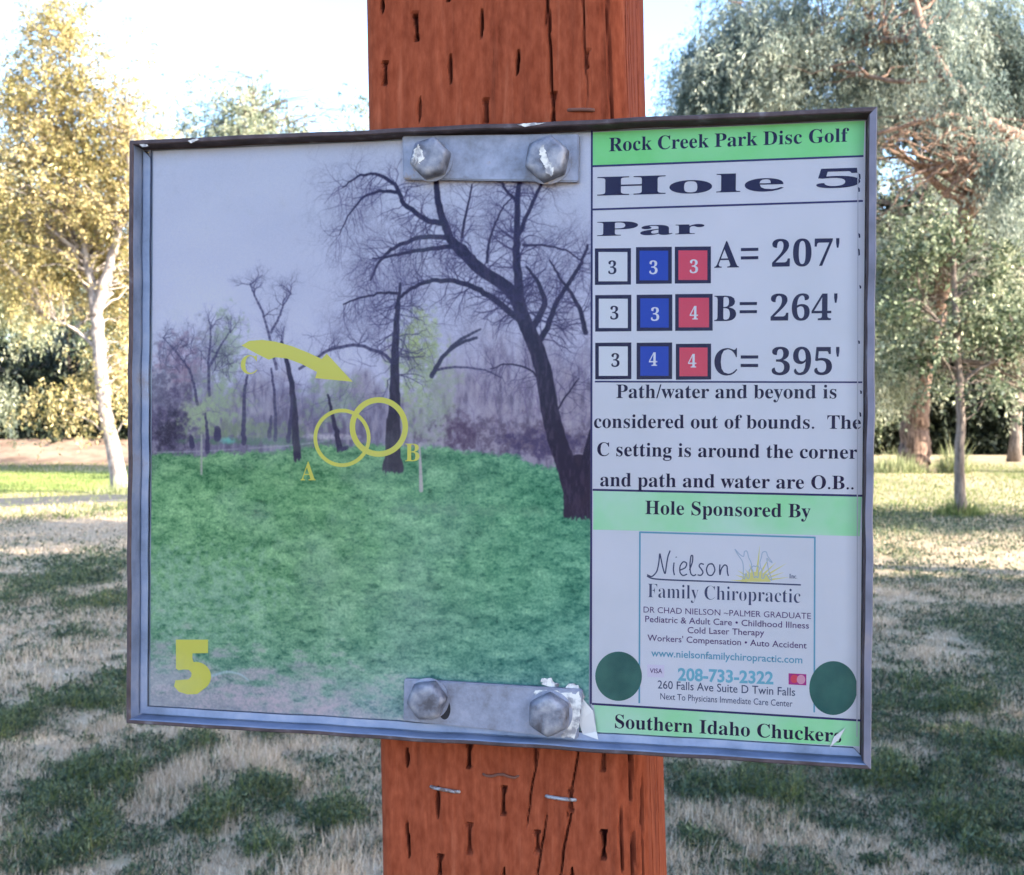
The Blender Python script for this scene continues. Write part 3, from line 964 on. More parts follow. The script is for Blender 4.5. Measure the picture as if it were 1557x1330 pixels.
# grass
edge = np.interp(xx[0], [T(x_, 690)[0] for x_ in (235, 380, 480, 560, 650, 760, 860, 898)], [T(300, y_)[1] for y_ in (686, 684, 676, 668, 672, 684, 700, 704)])
gmask = np.clip((yy - edge[None, :] - (fbm(5, 5, 40, 3) - 0.5) * 12 - (fbm(36, 60, 42, 3) - 0.5) * 22) / 7, 0, 1)
fy = np.clip((yy - T(500, 690)[1]) / (T(500, 1080)[1] - T(500, 690)[1]), 0, 1)
gcol = np.zeros_like(img)
for i in range(3):
    gcol[..., i] = np.interp(fy, [0, 0.15, 0.5, 0.8, 1], [(92, 88, 92, 100, 120)[i] if False else ((88, 92, 94, 98, 124), (140, 148, 148, 148, 158), (108, 112, 118, 134, 168))[i][j] for j in range(5)])
gcol[..., 0] -= np.clip((xx / TW - 0.45), 0, 1) * 34
gcol[..., 2] += np.clip((xx / TW - 0.35), 0, 1) * 14
gcol[..., 1] -= np.clip((xx / TW - 0.55), 0, 1) * 18
sc_ = 1 + fy * 1.6
g1 = vnoise(xx / 20 / 1.4, yy / 9 / 1.4, 1.0, 50, 5)
g2 = vnoise(xx / 60, yy / 26, 1.0, 60, 3)
g3 = vnoise(xx / 2.6, yy / 2.2, 1.0, 61, 2)
gcol += ((g1 - 0.5) * 78 + (g2 - 0.5) * 34 + (g3 - 0.5) * 62 - np.clip((vnoise(xx / 9, yy / 4.5, 1.0, 64, 3) - 0.56) * 5, 0, 1) * 34)[..., None] * np.array([1.0, 0.95, 0.85])
img = img * (1 - gmask[..., None]) + gcol * gmask[..., None]
G0 = img.copy()
blob(700, 775, 150, 9, C(58, 108, 96), 0.45, 52, 1.2)
blob(400, 671, 130, 6, C(64, 104, 88), 0.7, 51, 0.8)
blob(505, 663, 45, 5, C(176, 178, 208), 0.8, 53, 0.5)
stroke([(238, 687), (300, 686), (380, 681), (450, 676), (500, 669)], 2.0, 3.0, C(138, 146, 170), 0.45)
blob(345, 669, 14, 6, C(96, 176, 186), 0.8, 54, 0.2)
# bare dirt at the bottom left
d1 = np.clip((fy - 0.80 + (1 - xx / TW - 0.72) * 0.30 + (g1 - 0.5) * 0.5) * 6, 0, 1) * np.clip((0.80 - xx / TW) * 3, 0, 1)
mixm(C(138, 134, 172), d1 * 0.62)
mixm(C(172, 164, 196), np.clip((g3 * 0.5 + g2 * 0.5 - 0.5) * 8, 0, 1) * d1 * 0.5)
blob(430, 1070, 90, 14, C(178, 168, 200), 0.5, 55, 1.2)
blob(300, 900, 130, 70, C(138, 176, 178), 0.5, 56, 1.4, 0.8)
stroke([(318, 1028), (345, 1020), (365, 1024), (378, 1034)], 4, 2, C(150, 180, 210), 0.6)

# trunks far to near
for pts, w0, w1, a in (([(452, 698), (449, 655), (447, 622), (443, 580), (436, 548), (428, 520)], 12, 5, 0.95), ([(370, 673), (370, 640), (371, 590), (376, 570)], 8, 3, 0.8),
                       ([(418, 668), (419, 640), (416, 590), (412, 560)], 6, 3, 0.75), ([(409, 662), (412, 632)], 7, 3, 0.7), ([(438, 670), (441, 640), (444, 600)], 7, 4, 0.8),
                       ([(516, 684), (511, 655), (505, 631), (498, 600)], 9, 3, 0.9), ([(315, 686), (315, 660), (312, 628)], 8, 3, 0.7), ([(292, 677), (290, 664)], 9, 6, 0.8),
                       ([(330, 665), (330, 652)], 12, 10, 0.7), ([(300, 614), (296, 588), (287, 560), (267, 534), (247, 512)], 5, 2, 0.6),
                       ([(318, 600), (316, 550), (320, 520), (319, 498)], 5, 2, 0.6), ([(318, 556), (332, 530), (350, 502)], 5, 2, 0.55),
                       ([(420, 560), (412, 520), (402, 480), (386, 448), (380, 430)], 5, 2, 0.6), ([(412, 505), (424, 482), (430, 464), (442, 446)], 4, 2, 0.6),
                       ([(455, 560), (500, 530), (545, 522), (590, 540), (600, 560)], 4, 5, 0.8), ([(516, 684), (527, 680)], 6, 6, 0.8)):
    stroke(pts, w0, w1, DK2 if a < 0.85 else DK, a, 0.6)
for px, py in ((386, 448), (380, 432), (430, 464), (442, 446), (402, 480), (350, 505), (320, 500), (262, 530), (248, 514), (428, 520), (500, 530), (545, 522)):
    for _ in range(3):
        twigs(T(px, py), -1.57 + rng.normal() * 0.7, 24 * TS, 2.2, 3, DK2, 0.55, 0.35)
stroke([(306, 720), (306, 690), (306, 660)], 4, 2.5, C(140, 150, 160), 0.8)
stroke([(640, 745), (639, 710), (637, 675)], 6, 3, C(158, 158, 178), 0.9)
# middle tree
stroke([(597, 714), (597, 680), (598, 640), (600, 600), (600, 555), (602, 500), (605, 463), (608, 430)], 25, 3, C(28, 26, 54), 0.95, 0.5)
stroke([(597, 714), (597, 640)], 22, 20, C(30, 28, 52), 0.9, 0.5)
for k in range(26):
    py = 450 + rng.random() * 120
    twigs(T(602, py), (0.2 if rng.random() < 0.5 else math.pi - 0.2) + rng.normal() * 0.5 - 0.2, 42 * TS, 2.8, 3, DK2, 0.6, 0.3)
stroke([(724, 513), (698, 521), (677, 537), (664, 556), (656, 571)], 4, 7, C(40, 42, 74), 0.9, 0.5)
stroke([(730, 500), (700, 515), (684, 530)], 3, 6, C(40, 42, 74), 0.8, 0.5)
stroke([(660, 563), (690, 556), (740, 562), (762, 574)], 4, 1.5, DK2, 0.7, 0.5)
# the big dark tree
BK = C(22, 18, 50)
stroke([(880, 785), (880, 760), (880, 735), (880, 712)], 44, 40, C(30, 24, 54), 1.0, 0.6)
stroke([(872, 745), (863, 712), (853, 687), (837, 634), (827, 568), (814, 524), (797, 489), (786, 452), (767, 433), (728, 408), (698, 380), (684, 364), (673, 334), (665, 300), (662, 262)], 30, 7, BK, 1.0, 0.5)
stroke([(886, 720), (892, 690), (900, 655)], 14, 8, BK, 1.0)
BR = [([(800, 495), (792, 466), (787, 425), (784, 383), (786, 356), (786, 300), (792, 262)], 15, 6), ([(788, 356), (806, 314), (825, 276)], 6, 4),
      ([(752, 424), (722, 396), (700, 372), (684, 361), (646, 358), (612, 369), (590, 383), (574, 400), (563, 425)], 10, 2.5), ([(690, 374), (650, 378), (615, 384), (590, 390), (566, 392)], 7, 2),
      ([(673, 339), (646, 334), (612, 309), (604, 284), (582, 267), (568, 263), (543, 267), (521, 284)], 8, 2), ([(606, 292), (577, 290), (552, 298), (532, 322), (516, 356)], 5, 1.2),
      ([(790, 486), (756, 458), (723, 436), (690, 426), (657, 425), (624, 438), (607, 452), (601, 468)], 9, 3), ([(607, 446), (580, 444), (548, 452), (522, 462)], 4, 2),
      ([(702, 360), (706, 335), (712, 305), (717, 280)], 4, 2), ([(740, 398), (742, 372), (750, 345), (764, 315), (778, 300)], 4, 1.5), ([(808, 500), (830, 462), (820, 430), (800, 405)], 10, 3),
      ([(814, 524), (832, 500), (842, 466), (870, 420), (884, 400), (893, 372)], 9, 3), ([(786, 306), (770, 290), (764, 278)], 4, 3), ([(890, 505), (882, 470), (868, 445), (850, 420), (835, 395)], 7, 2),
      ([(795, 372), (830, 372), (862, 380), (884, 396)], 3, 1.5), ([(830, 590), (805, 560), (770, 552), (745, 560)], 3, 1.2), ([(840, 640), (860, 600), (880, 575)], 3, 1.5)]
nodes2 = []
for pts, w0, w1 in BR:
    q = stroke(pts, w0, w1, BK, 0.97, 0.7)
    ws = np.linspace(w0, w1, len(q))
    nodes2 += [(q[i], q[min(i + 1, len(q) - 1)] - q[i - 1], ws[i]) for i in range(2, len(q))]
for q, d, w_ in nodes2:
    for _ in range(2):
        if rng.random() < 0.6:
            an = math.atan2(d[1], d[0]) + rng.choice([-1, 1]) * (0.5 + rng.random() * 0.8)
            twigs(q, an, (26 + 26 * rng.random()) * TS, max(1.3, w_ * 0.36) * 0.9, 3, C(36, 32, 74), 0.62, 0.3, 0.12)
# feet of the trunks: flared, with grass growing over them
stroke([(597, 706), (597, 712)], 30, 32, C(30, 28, 52), 0.9)
for px, py, hw_ in ((597, 716, 20), (452, 699, 9), (880, 786, 34), (514, 686, 9), (316, 688, 9), (370, 674, 9)):
    mk = np.clip(1 - np.abs((xx - T(px, py)[0]) / (hw_ * TS)) ** 6, 0, 1) * np.clip((yy - T(px, py)[1] + (fbm(3, 6, 88, 3) - 0.5) * 16) / 3, 0, 1) * (yy < T(px, py + 40)[1])
    img = img * (1 - mk[..., None]) + G0 * mk[..., None]
bt_ = vnoise(xx / 4, yy / 16, 1.0, 92, 3)
mixm(C(70, 62, 96), np.clip((bt_ - 0.52) * 6, 0, 1) * np.clip(1.4 - img.sum(-1) / 130, 0, 1) * 0.55)
# left hanging fine twigs
for k in range(34):
    px, py = random.choice([(563, 425), (574, 400), (521, 284), (516, 356), (532, 322), (590, 390), (601, 468), (548, 452), (604, 284), (560, 392)])
    twigs(T(px + rng.normal() * 10, py + rng.normal() * 8), 2.0 + rng.normal() * 0.8, 34 * TS, 1.7, 2, C(66, 64, 112), 0.5, 0.35, 0.3)
# pale blue veil over the print, slight blur, grain
ker = img.copy()
for ax in (0, 1):
    ker = (np.roll(ker, 1, ax) + 2 * ker + np.roll(ker, -1, ax)) / 4
img = ker
img += rng.normal(size=img.shape[:2])[..., None] * 3.0
img = img * 0.93 + C(150, 160, 190) * 0.05
pic = bpy.data.images.new('course_picture', TW, TH_, alpha=False, float_buffer=True)
pic.colorspace_settings.name = 'Non-Color'
al = np.clip(lin(np.clip(img, 0, 255)) / ILL, 0.003, 0.86)[::-1]
buf = np.ones((TH_, TW, 4), np.float32)
buf[..., :3] = al
pic.pixels.foreach_set(buf.ravel())
pic.update()
pic.pack()
PH = mat('photo_print', (0.5, 0.5, 0.5), 0.6, spec=0.06)
ti = node(PH, 'ShaderNodeTexImage', image=pic, interpolation='Cubic', extension='EXTEND')
uvn = node(PH, 'ShaderNodeUVMap', uv_map='print')
link(PH, uvn.outputs[0], ti.inputs[0])
link(PH, ti.outputs[0], bsdf(PH).inputs['Base Color'])
wp = 0.0126
ph = obj('course_photograph', [(U0, wp, V1), (U1, wp, V1), (U1, wp, V0), (U0, wp, V0)], [(0, 1, 2, 3)], PH, sign)
uvl = ph.data.uv_layers.new(name='print')
for li, uvc in zip(range(4), ((0, 0), (1, 0), (1, 1), (0, 1))):
    uvl.data[li].uv = uvc

PAPER = mat('sheet_paper', alb((172, 184, 220)), 0.6, spec=0.06)
link(PAPER, mixc(PAPER, ramp(PAPER, noise(PAPER, 18, 5), [(0.35, (0, 0, 0)), (0.75, (1, 1, 1))]), alb((173, 184, 221)), alb((166, 178, 210))), bsdf(PAPER).inputs['Base Color'])
INK = mat('dark_ink', alb((26, 24, 62)), 0.6, spec=0.06)
LINE = mat('line_ink', alb((40, 42, 96)), 0.6, spec=0.06)
YEL = mat('yellow_print', alb((190, 180, 92)), 0.6, spec=0.06)
GRN = mat('green_print', alb((96, 186, 122)), 0.6, spec=0.06)
link(GRN, mixc(GRN, ramp(GRN, noise(GRN, 22, 5), [(0.35, (0, 0, 0)), (0.7, (1, 1, 1))]), alb((98, 186, 122)), alb((118, 196, 152))), bsdf(GRN).inputs['Base Color'])
GRN2 = mat('faded_green_print', alb((132, 208, 168)), 0.6, spec=0.06)
link(GRN2, mixc(GRN2, ramp(GRN2, noise(GRN2, 22, 5), [(0.35, (0, 0, 0)), (0.7, (1, 1, 1))]), alb((120, 200, 158)), alb((150, 216, 196))), bsdf(GRN2).inputs['Base Color'])
BLU = mat('blue_print', alb((28, 58, 170)), 0.6, spec=0.06)
RED = mat('red_print', alb((206, 62, 92)), 0.6, spec=0.06)
WHT = mat('white_print', alb((174, 186, 222)), 0.6, spec=0.06)
PUR = mat('purple_ink', alb((66, 44, 104)), 0.6, spec=0.06)
TEA = mat('teal_ink', alb((80, 134, 176)), 0.6, spec=0.06)
TEA2 = mat('pale_teal_ink', alb((90, 150, 190)), 0.6, spec=0.06)
NAV = mat('navy_ink', alb((52, 62, 104)), 0.6, spec=0.06)
SUNY = mat('pale_yellow_print', alb((182, 178, 128)), 0.6, spec=0.06)
DISC = mat('dark_green_sticker', alb((38, 84, 92)), 0.6, spec=0.06)
link(DISC, mixc(DISC, ramp(DISC, noise(DISC, 45, 6), [(0.4, (0, 0, 0)), (0.8, (1, 1, 1))]), alb((34, 80, 88)), alb((56, 104, 108))), bsdf(DISC).inputs['Base Color'])
MAG = mat('magenta_print', alb((140, 44, 128)), 0.6, spec=0.06)
PNK = mat('pink_print', alb((206, 130, 170)), 0.6, spec=0.06)
PNK2 = mat('faint_pink_print', alb((186, 176, 222)), 0.6, spec=0.06)

alb_mat = mat('crease_line', alb((150, 160, 192)), 0.6, spec=0.06)
sheet = quad('information_sheet', [(900, 180), (899, 1128), (1316, 1156), (1318, 160)][::-1], -0.0125, PAPER, sign)
# keep the sheet inside the frame
for v_ in sheet.data.vertices:
    v_.co.z = max(-0.1755, min(0.1765, v_.co.z))
    v_.co.x = min(0.2175, v_.co.x)
L1, L2, L3 = -0.0124, -0.0123, -0.0122


def clampq(o):
    for v_ in o.data.vertices:
        v_.co.z = max(-0.1755, min(0.1764, v_.co.z))
        v_.co.x = min(0.2173, v_.co.x)
    return o


def line(name, a, b, wpx, m, w=L1, parent=None):
    a, b = np.array(a, float), np.array(b, float)
    d = unit(b - a)
    n = np.array([-d[1], d[0]]) * wpx / 2
    return quad(name, [a - n, b - n, b + n, a + n], w, m, parent or sheet)


clampq(quad('green_band', [(901, 186), (1315, 166), (1313, 237), (901, 252.5)], L1, GRN, sheet))
clampq(quad('green_band', [(902, 745), (1311, 754), (1307, 815), (902, 805)], L1, GRN2, sheet))
clampq(quad('green_band', [(903, 1071), (1312, 1096), (1312, 1135), (907, 1113)], L1, GRN2, sheet))
for a, b, t_ in (((901, 252.5), (1313, 237), 3), ((901, 318.3), (1312, 305.3), 3), ((904.5, 580), (1311, 581), 2.6), ((901, 744.5), (1311, 753.6), 3.2), ((900, 1070), (1312, 1095.5), 3.2)):
    line('printed_line', a, b, t_, LINE, L2)
line('printed_line', (900, 184), (898.5, 1070), 3, LINE, L2)


def squ(x0, x1, y0, y1, m):
    t = 5.5
    o = quad('par_box', [(x0, y0), (x1, y0 - .5), (x1, y1 - .5), (x0, y1)], L1, INK, sheet)
    quad('box_fill', [(x0 + t, y0 + t), (x1 - t, y0 + t), (x1 - t, y1 - t), (x0 + t, y1 - t)], L2, m, sheet)


for x0, x1, y0, y1, m in ((904.5, 959.4, 377.5, 433, WHT), (967, 1021.5, 375.5, 431.5, BLU), (1026, 1081, 375, 431, RED),
                          (905, 960, 448.5, 504, WHT), (968, 1022.3, 448, 503.3, BLU), (1026.6, 1083.6, 447, 503, RED),
                          (905, 960, 521, 576.7, WHT), (968, 1022, 521, 576.7, BLU), (1027.6, 1081.3, 522.7, 577.3, RED)):
    squ(x0, x1, y0, y1, m)


def serif(s):
    o = ''
    for c in s:
        if 'A' <= c <= 'Z':
            o += chr(0x1D400 + ord(c) - 65)
        elif 'a' <= c <= 'z':
            o += chr(0x1D41A + ord(c) - 97)
        elif '0' <= c <= '9':
            o += chr(0x1D7CE + ord(c) - 48)
        else:
            o += c
    return o


dg = None


def text(body, L, R, cap, m, w=L2, bold=True, off=0.0, parent=None, capref=None):
    cu = bpy.data.curves.new('lettering', 'FONT')
    cu.body = serif(body) if bold else body
    cu.resolution_u = 3
    cu.offset = off
    to = bpy.data.objects.new('lettering', cu)
    COL.objects.link(to)
    bpy.context.view_layer.update()
    me = bpy.data.meshes.new_from_object(to.evaluated_get(bpy.context.evaluated_depsgraph_get()))
    bpy.data.objects.remove(to)
    co = np.empty(len(me.vertices) * 3)
    me.vertices.foreach_get('co', co)
    co = co.reshape(-1, 3)
    x0, x1 = co[:, 0].min(), co[:, 0].max()
    p, q = np.array(S(*L, w)), np.array(S(*R, w))
    hgt = S(L[0], L[1] - cap, w)[1] - p[1]
    hgt2 = S(R[0], R[1] - cap, w)[1] - q[1]
    capm = capref or (0.66 if bold else 0.70)
    t = (co[:, 0] - x0) / (x1 - x0)
    hh = (hgt * (1 - t) + hgt2 * t) / capm
    out = np.empty_like(co)
    out[:, 0] = p[0] + (q[0] - p[0]) * t
    out[:, 2] = p[1] + (q[1] - p[1]) * t + co[:, 1] * hh
    out[:, 1] = -w
    me.vertices.foreach_set('co', out.ravel())
    me.update()
    me.materials.clear()
    me.materials.append(m)
    o = bpy.data.objects.new('lettering', me)
    COL.objects.link(o)
    o.parent = parent or sheet
    return o


text("Rock Creek Park Disc Golf", (926, 230), (1291, 215), 20, INK)
text("Hole", (908, 297), (1192, 289.5), 27, INK, off=0.006)
text("5", (1241, 286), (1308, 284), 27, INK, off=0.004)
text("Par", (908, 358.5), (1071, 355), 20.5, INK, off=0.006)
text("A= 207'", (1086, 407), (1276, 403.5), 38.5, INK)
text("B= 264'", (1086, 488), (1273, 486.5), 37.5, INK)
text("C= 395'", (1086, 570), (1276, 569.5), 39, INK)
for t_, cx0, cy0, m in (('3', 931, 407, INK), ('3', 993.5, 407, WHT), ('3', 1055, 405.5, WHT), ('3', 934, 476, INK), ('3', 996, 478, WHT), ('4', 1055, 476, WHT), ('3', 935.7, 548, INK), ('4', 993, 546.5, WHT), ('4', 1052.4, 549, WHT)):
    text(t_, (cx0 - 6.3, cy0 + 9.5), (cx0 + 6.3, cy0 + 9.5), 19, m, L3)
text("Path/water and beyond is", (937, 605), (1272, 605.6), 20, INK)
text("considered out of bounds.  The", (903, 650.4), (1309, 652), 20, INK)
text("C setting is around the corner", (908, 693), (1304, 697.5), 20, INK)
text("and path and water are O.B..", (912.5, 739), (1298, 744), 20, INK)
text("Hole Sponsored By", (981, 781.5), (1232.5, 787), 20, INK)
o5 = text("Southern Idaho Chuckers", (935, 1106.6), (1279, 1128.6), 20, INK)
# advertisement
for a, b in (((973, 809), (1239, 817)), ((1239, 816), (1238, 1083)), ((973, 808), (972, 1069))):
    line('printed_line', a, b, 2.6, TEA, L1)
text("Family Chiropractic", (985, 908), (1217, 916.6), 20.5, NAV, off=-0.012)
text("DR CHAD NIELSON ~PALMER GRADUATE", (978.5, 931), (1233, 941), 9.2, PUR, bold=False, off=0.0)
text("Pediatric & Adult Care • Childhood Illness", (981, 945.4), (1230, 955.6), 9.6, PUR, bold=False, off=0.006)
text("Cold Laser Therapy", (1045.4, 962.4), (1162, 966.3), 9.6, PUR, bold=False, off=0.006)
text("Workers' Compensation • Auto Accident", (984.4, 974), (1226.6, 985.8), 9.6, PUR, bold=False, off=0.006)
text("www.nielsonfamilychiropractic.com", (990, 997.6), (1220, 1008.4), 11, TEA, bold=False, off=0.014)
text("208-733-2322", (1030.7, 1034), (1176, 1039.8), 18.5, TEA2, bold=False, off=0.03)
text("260 Falls Ave Suite D Twin Falls", (1000, 1046.5), (1209, 1058), 12.5, NAV, bold=False, off=0.004)
text("Next To Physicians Immediate Care Center", (1004, 1063), (1205, 1074.4), 9.8, NAV, bold=False, off=0.002)
quad('faint_patch', [(984, 1010), (1010, 1011), (1010, 1030), (984, 1029)], L1, PNK2, sheet)
text("VISA", (988, 1023), (1007, 1023.5), 7, PUR, bold=False, off=0.01)
text("Inc.", (1200, 879), (1212, 879.5), 6.5, NAV)
quad('card_logo', [(1199, 1023.5), (1226, 1025), (1226, 1042), (1199, 1040.5)], L1, MAG, sheet)


def ellipse(name, cx0, cy0, rx, ry, m, w, xmax=None, n=48, inner=None):
    pts = []
    for k in range(n):
        a = 2 * math.pi * k / n
        x_ = cx0 + rx * math.cos(a)
        if xmax:
            x_ = min(x_, xmax)
        pts.append((x_, cy0 + ry * math.sin(a)))
    if inner is None:
        return quad(name, pts, w, m, sheet)
    v, f = [], []
    for s in (1.0, inner):
        for k in range(n):
            a = 2 * math.pi * k / n
            rr = (rx - (1 - s) * rx, ry - (1 - s) * ry)
            u, z = S(cx0 + rr[0] * math.cos(a), cy0 + rr[1] * math.sin(a), w)
            v.append((u, -w, z))
    for k in range(n):
        f.append((k, (k + 1) % n, n + (k + 1) % n, n + k))
    return obj(name, v, f, m, ph)


for px, py, hh_ in ((1307, 268, 5), (1306, 288, 4), (1306.5, 358, 4), (1306, 383, 6), (1308, 436, 3), (1306, 520, 3), (1309, 596, 3), (1308, 630, 4)):
    quad('scuff_mark', [(px - 1.5, py - hh_), (px + 1.2, py - hh_ * 0.6), (px + 1.6, py + hh_ * 0.7), (px - 0.6, py + hh_)], L3, INK, sheet)
line('crease', (1304.5, 262), (1303, 1120), 1.6, alb_mat, L3)
ellipse('logo_disc', 1208, 1032, 6, 6.5, RED, L2)
ellipse('logo_disc', 1218, 1033, 6.5, 7, PNK, L3)
ellipse('round_sticker', 940.5, 1028, 35.5, 37.5, DISC, L2)
ellipse('round_sticker', 1267, 1046, 36.5, 41, DISC, L2, xmax=1303)


def pen(name, paths, wpx, m, w, parent, off=(0, 0), sc=1.0):
    v, f = [], []
    for pts in paths:
        pts = np.array(pts, float)
        s = np.linspace(0, len(pts) - 1, (len(pts) - 1) * 5 + 1)
        q = np.stack([np.interp(s, range(len(pts)), pts[:, i]) for i in range(2)], -1)
        for _ in range(3):
            q[1:-1] = (q[:-2] + 2 * q[1:-1] + q[2:]) / 4
        d = unit(np.gradient(q, axis=0))
        n = np.stack([-d[:, 1], d[:, 0]], -1) * wpx / 2
        o = len(v)
        for a, b in zip(q - n, q + n):
            for c in (a, b):
                u, z = S(c[0], c[1], w)
                v.append((u, -w, z))
        for i in range(len(q) - 1):
            f.append((o + 2 * i, o + 2 * i + 1, o + 2 * i + 3, o + 2 * i + 2))
    return obj(name, v, f, m, parent)


K = lambda pts: [(890 + a / 3.411, 790 + b / 3.411) for a, b in pts]
pen('lettering', [K([(320, 285), (345, 298), (372, 270), (382, 220), (386, 168), (392, 200), (402, 250), (414, 288), (420, 240), (428, 190), (440, 160)]),
                  K([(460, 222), (456, 260), (462, 288)]), K([(470, 192), (472, 196)]),
                  K([(490, 262), (520, 250), (528, 225), (508, 215), (490, 240), (490, 275), (506, 292), (528, 282)]),
                  K([(540, 262), (556, 220), (558, 186), (548, 184), (542, 230), (545, 280), (560, 292), (575, 284)]),
                  K([(615, 232), (598, 226), (588, 240), (602, 256), (612, 274), (600, 290), (582, 286)]),
                  K([(660, 228), (638, 230), (626, 258), (636, 288), (658, 290), (674, 262), (664, 232), (650, 228)]),
                  K([(698, 232), (696, 262), (698, 292), (704, 255), (722, 232), (736, 240), (736, 270), (742, 292)])], 2.0, NAV, L2, sheet)
pen('printed_line', [K([(320, 292), (345, 306), (420, 312), (700, 322), (1118, 338)])], 2.2, NAV, L2, sheet)
# sunburst: filled wedges
rays = []
cxr, cyr = 890 + 885 / 3.411, 790 + 322 / 3.411
for ang, ln in ((-175, 40), (-160, 34), (-147, 34), (-130, 26), (-110, 30), (-84, 58), (-62, 44), (-45, 44), (-32, 56), (-20, 46), (-9, 52)):
    a = math.radians(ang)
    tip = (cxr + ln * math.cos(a), cyr + ln * math.sin(a) + 1)
    l_ = (cxr + 14 * math.cos(a - 0.13), cyr + 14 * math.sin(a - 0.13))
    r_ = (cxr + 14 * math.cos(a + 0.13), cyr + 14 * math.sin(a + 0.13))
    quad('sun_ray', [l_, tip, r_], L1, SUNY, sheet)
quad('sun_disc', [(cxr + 17 * math.cos(a) * 1.3, cyr + 17 * math.sin(a) * 0.9 + (0.4 if False else 0)) for a in np.linspace(math.pi, 2 * math.pi, 20)], L1 + 0.00003, SUNY, sheet)
# three standing outline figures
FIG = [K([(775, 152), (800, 180), (822, 195), (824, 165), (836, 160), (842, 172), (846, 195), (862, 225), (862, 250), (848, 262), (852, 300), (840, 308), (834, 270), (826, 308), (818, 306), (820, 250), (816, 215), (790, 180), (775, 152)]),
       K([(862, 250), (872, 238), (882, 244), (892, 238), (904, 250), (898, 270), (896, 306), (886, 290), (876, 306), (872, 272), (862, 250)]),
       K([(940, 168), (928, 164), (916, 172), (914, 195), (904, 220), (910, 252), (918, 262), (914, 306), (926, 304), (934, 275), (958, 310), (970, 318), (950, 262), (944, 225), (940, 195), (955, 215), (974, 226), (945, 190), (940, 168)])]
pen('figure_outline', FIG, 1.3, mat('grey_blue_ink', alb((128, 150, 190)), 0.6), L2, sheet)

# yellow marks on the photograph
Q5 = lambda x, y: (190 + x / 3.911, 780 + y / 3.911)
p5 = [Q5(303, 752), Q5(494, 752), Q5(494, 832), Q5(402, 834), Q5(400, 862), Q5(408, 886)]
p5 += [Q5(420 + 92 * math.sin(a), 972 - 88 * math.cos(a)) for a in np.linspace(0.05, 2.6, 16)]
p5 += [Q5(430, 1076), Q5(370, 1078), Q5(320, 1062), Q5(292, 1030), Q5(300, 994), Q5(345, 990), Q5(378, 988), Q5(394, 972), Q5(396, 950), Q5(380, 932), Q5(350, 930), Q5(318, 934), Q5(303, 924)]
quad('lettering', p5[::-1], L1, YEL, ph)
text("C", (366, 568), (391, 568), 27, YEL, parent=ph)
text("A", (457, 730), (480, 730), 27, YEL, parent=ph)
text("B", (616, 701), (638, 701), 26, YEL, parent=ph)
arrow = [(367, 525), (379, 518), (398.7, 516.5), (418.5, 519), (443, 525.7), (468, 535.6), (489, 545.5), (496.7, 537.3), (536.4, 580.3), (479.3, 574.8), (481.8, 565.4), (458, 553), (436, 544.8), (418.5, 543), (408.6, 546.8), (388.7, 536.8)]
quad('yellow_arrow', arrow[::-1], L1, YEL, ph)
ellipse('yellow_circle', 520, 665.5, 43.5, 44.5, YEL, L1, inner=0.87)
ellipse('yellow_circle', 576, 649, 44.5, 45.5, YEL, L2, inner=0.81)

# clear acrylic cover
ACR = bpy.data.materials.new('acrylic_cover')
ACR.use_nodes = True
nt = ACR.node_tree
for n_ in list(nt.nodes):
    if n_.type != 'OUTPUT_MATERIAL':
        nt.nodes.remove(n_)
out = nt.nodes[0]
tr = node(ACR, 'ShaderNodeBsdfTransparent')
tr.inputs[0].default_value = (0.97, 0.985, 0.985, 1)
gl = node(ACR, 'ShaderNodeBsdfGlossy')
gl.inputs['Roughness'].default_value = 0.14
gl.inputs['Color'].default_value = (0.16, 0.16, 0.22, 1)
fr = node(ACR, 'ShaderNodeFresnel')
fr.inputs[0].default_value = 1.45
m1 = node(ACR, 'ShaderNodeMixShader')
link(ACR, fr.outputs[0], m1.inputs[0])
link(ACR, tr.outputs[0], m1.inputs[1])
link(ACR, gl.outputs[0], m1.inputs[2])
df = node(ACR, 'ShaderNodeBsdfDiffuse')
df.inputs[0].default_value = (0.75, 0.8, 0.82, 1)
m2 = node(ACR, 'ShaderNodeMixShader')
hz = noise(ACR, 9, 7, (1, 1, 1), 0.7)
hs = noise(ACR, 60, 6, (1, 1, 1), 0.7)
mm_ = node(ACR, 'ShaderNodeMath', operation='MULTIPLY')
r1 = ramp(ACR, hz, [(0.52, (0.0, 0.0, 0.0)), (0.75, (0.07, 0.07, 0.07))])
tcx = node(ACR, 'ShaderNodeTexCoord')
sx3 = node(ACR, 'ShaderNodeSeparateXYZ')
link(ACR, tcx.outputs['Object'], sx3.inputs[0])
mr = node(ACR, 'ShaderNodeMapRange')          # the scuffed, cloudy patch is on the photograph side
mr.inputs['From Min'].default_value = 0.08
mr.inputs['From Max'].default_value = -0.15
mr.inputs['To Min'].default_value = 0.12
mr.inputs['To Max'].default_value = 1.3
link(ACR, sx3.outputs[0], mr.inputs[0])
link(ACR, r1, mm_.inputs[0])
link(ACR, mr.outputs[0], mm_.inputs[1])
link(ACR, mm_.outputs[0], m2.inputs[0])
link(ACR, m1.outputs[0], m2.inputs[1])
link(ACR, df.outputs[0], m2.inputs[2])
link(ACR, m2.outputs[0], out.inputs[0])
v, f = boxv(-0.2135, 0.2182, 0.0108, 0.0121, -0.1762, 0.1768)
obj('acrylic_cover', v, f, ACR, sign)

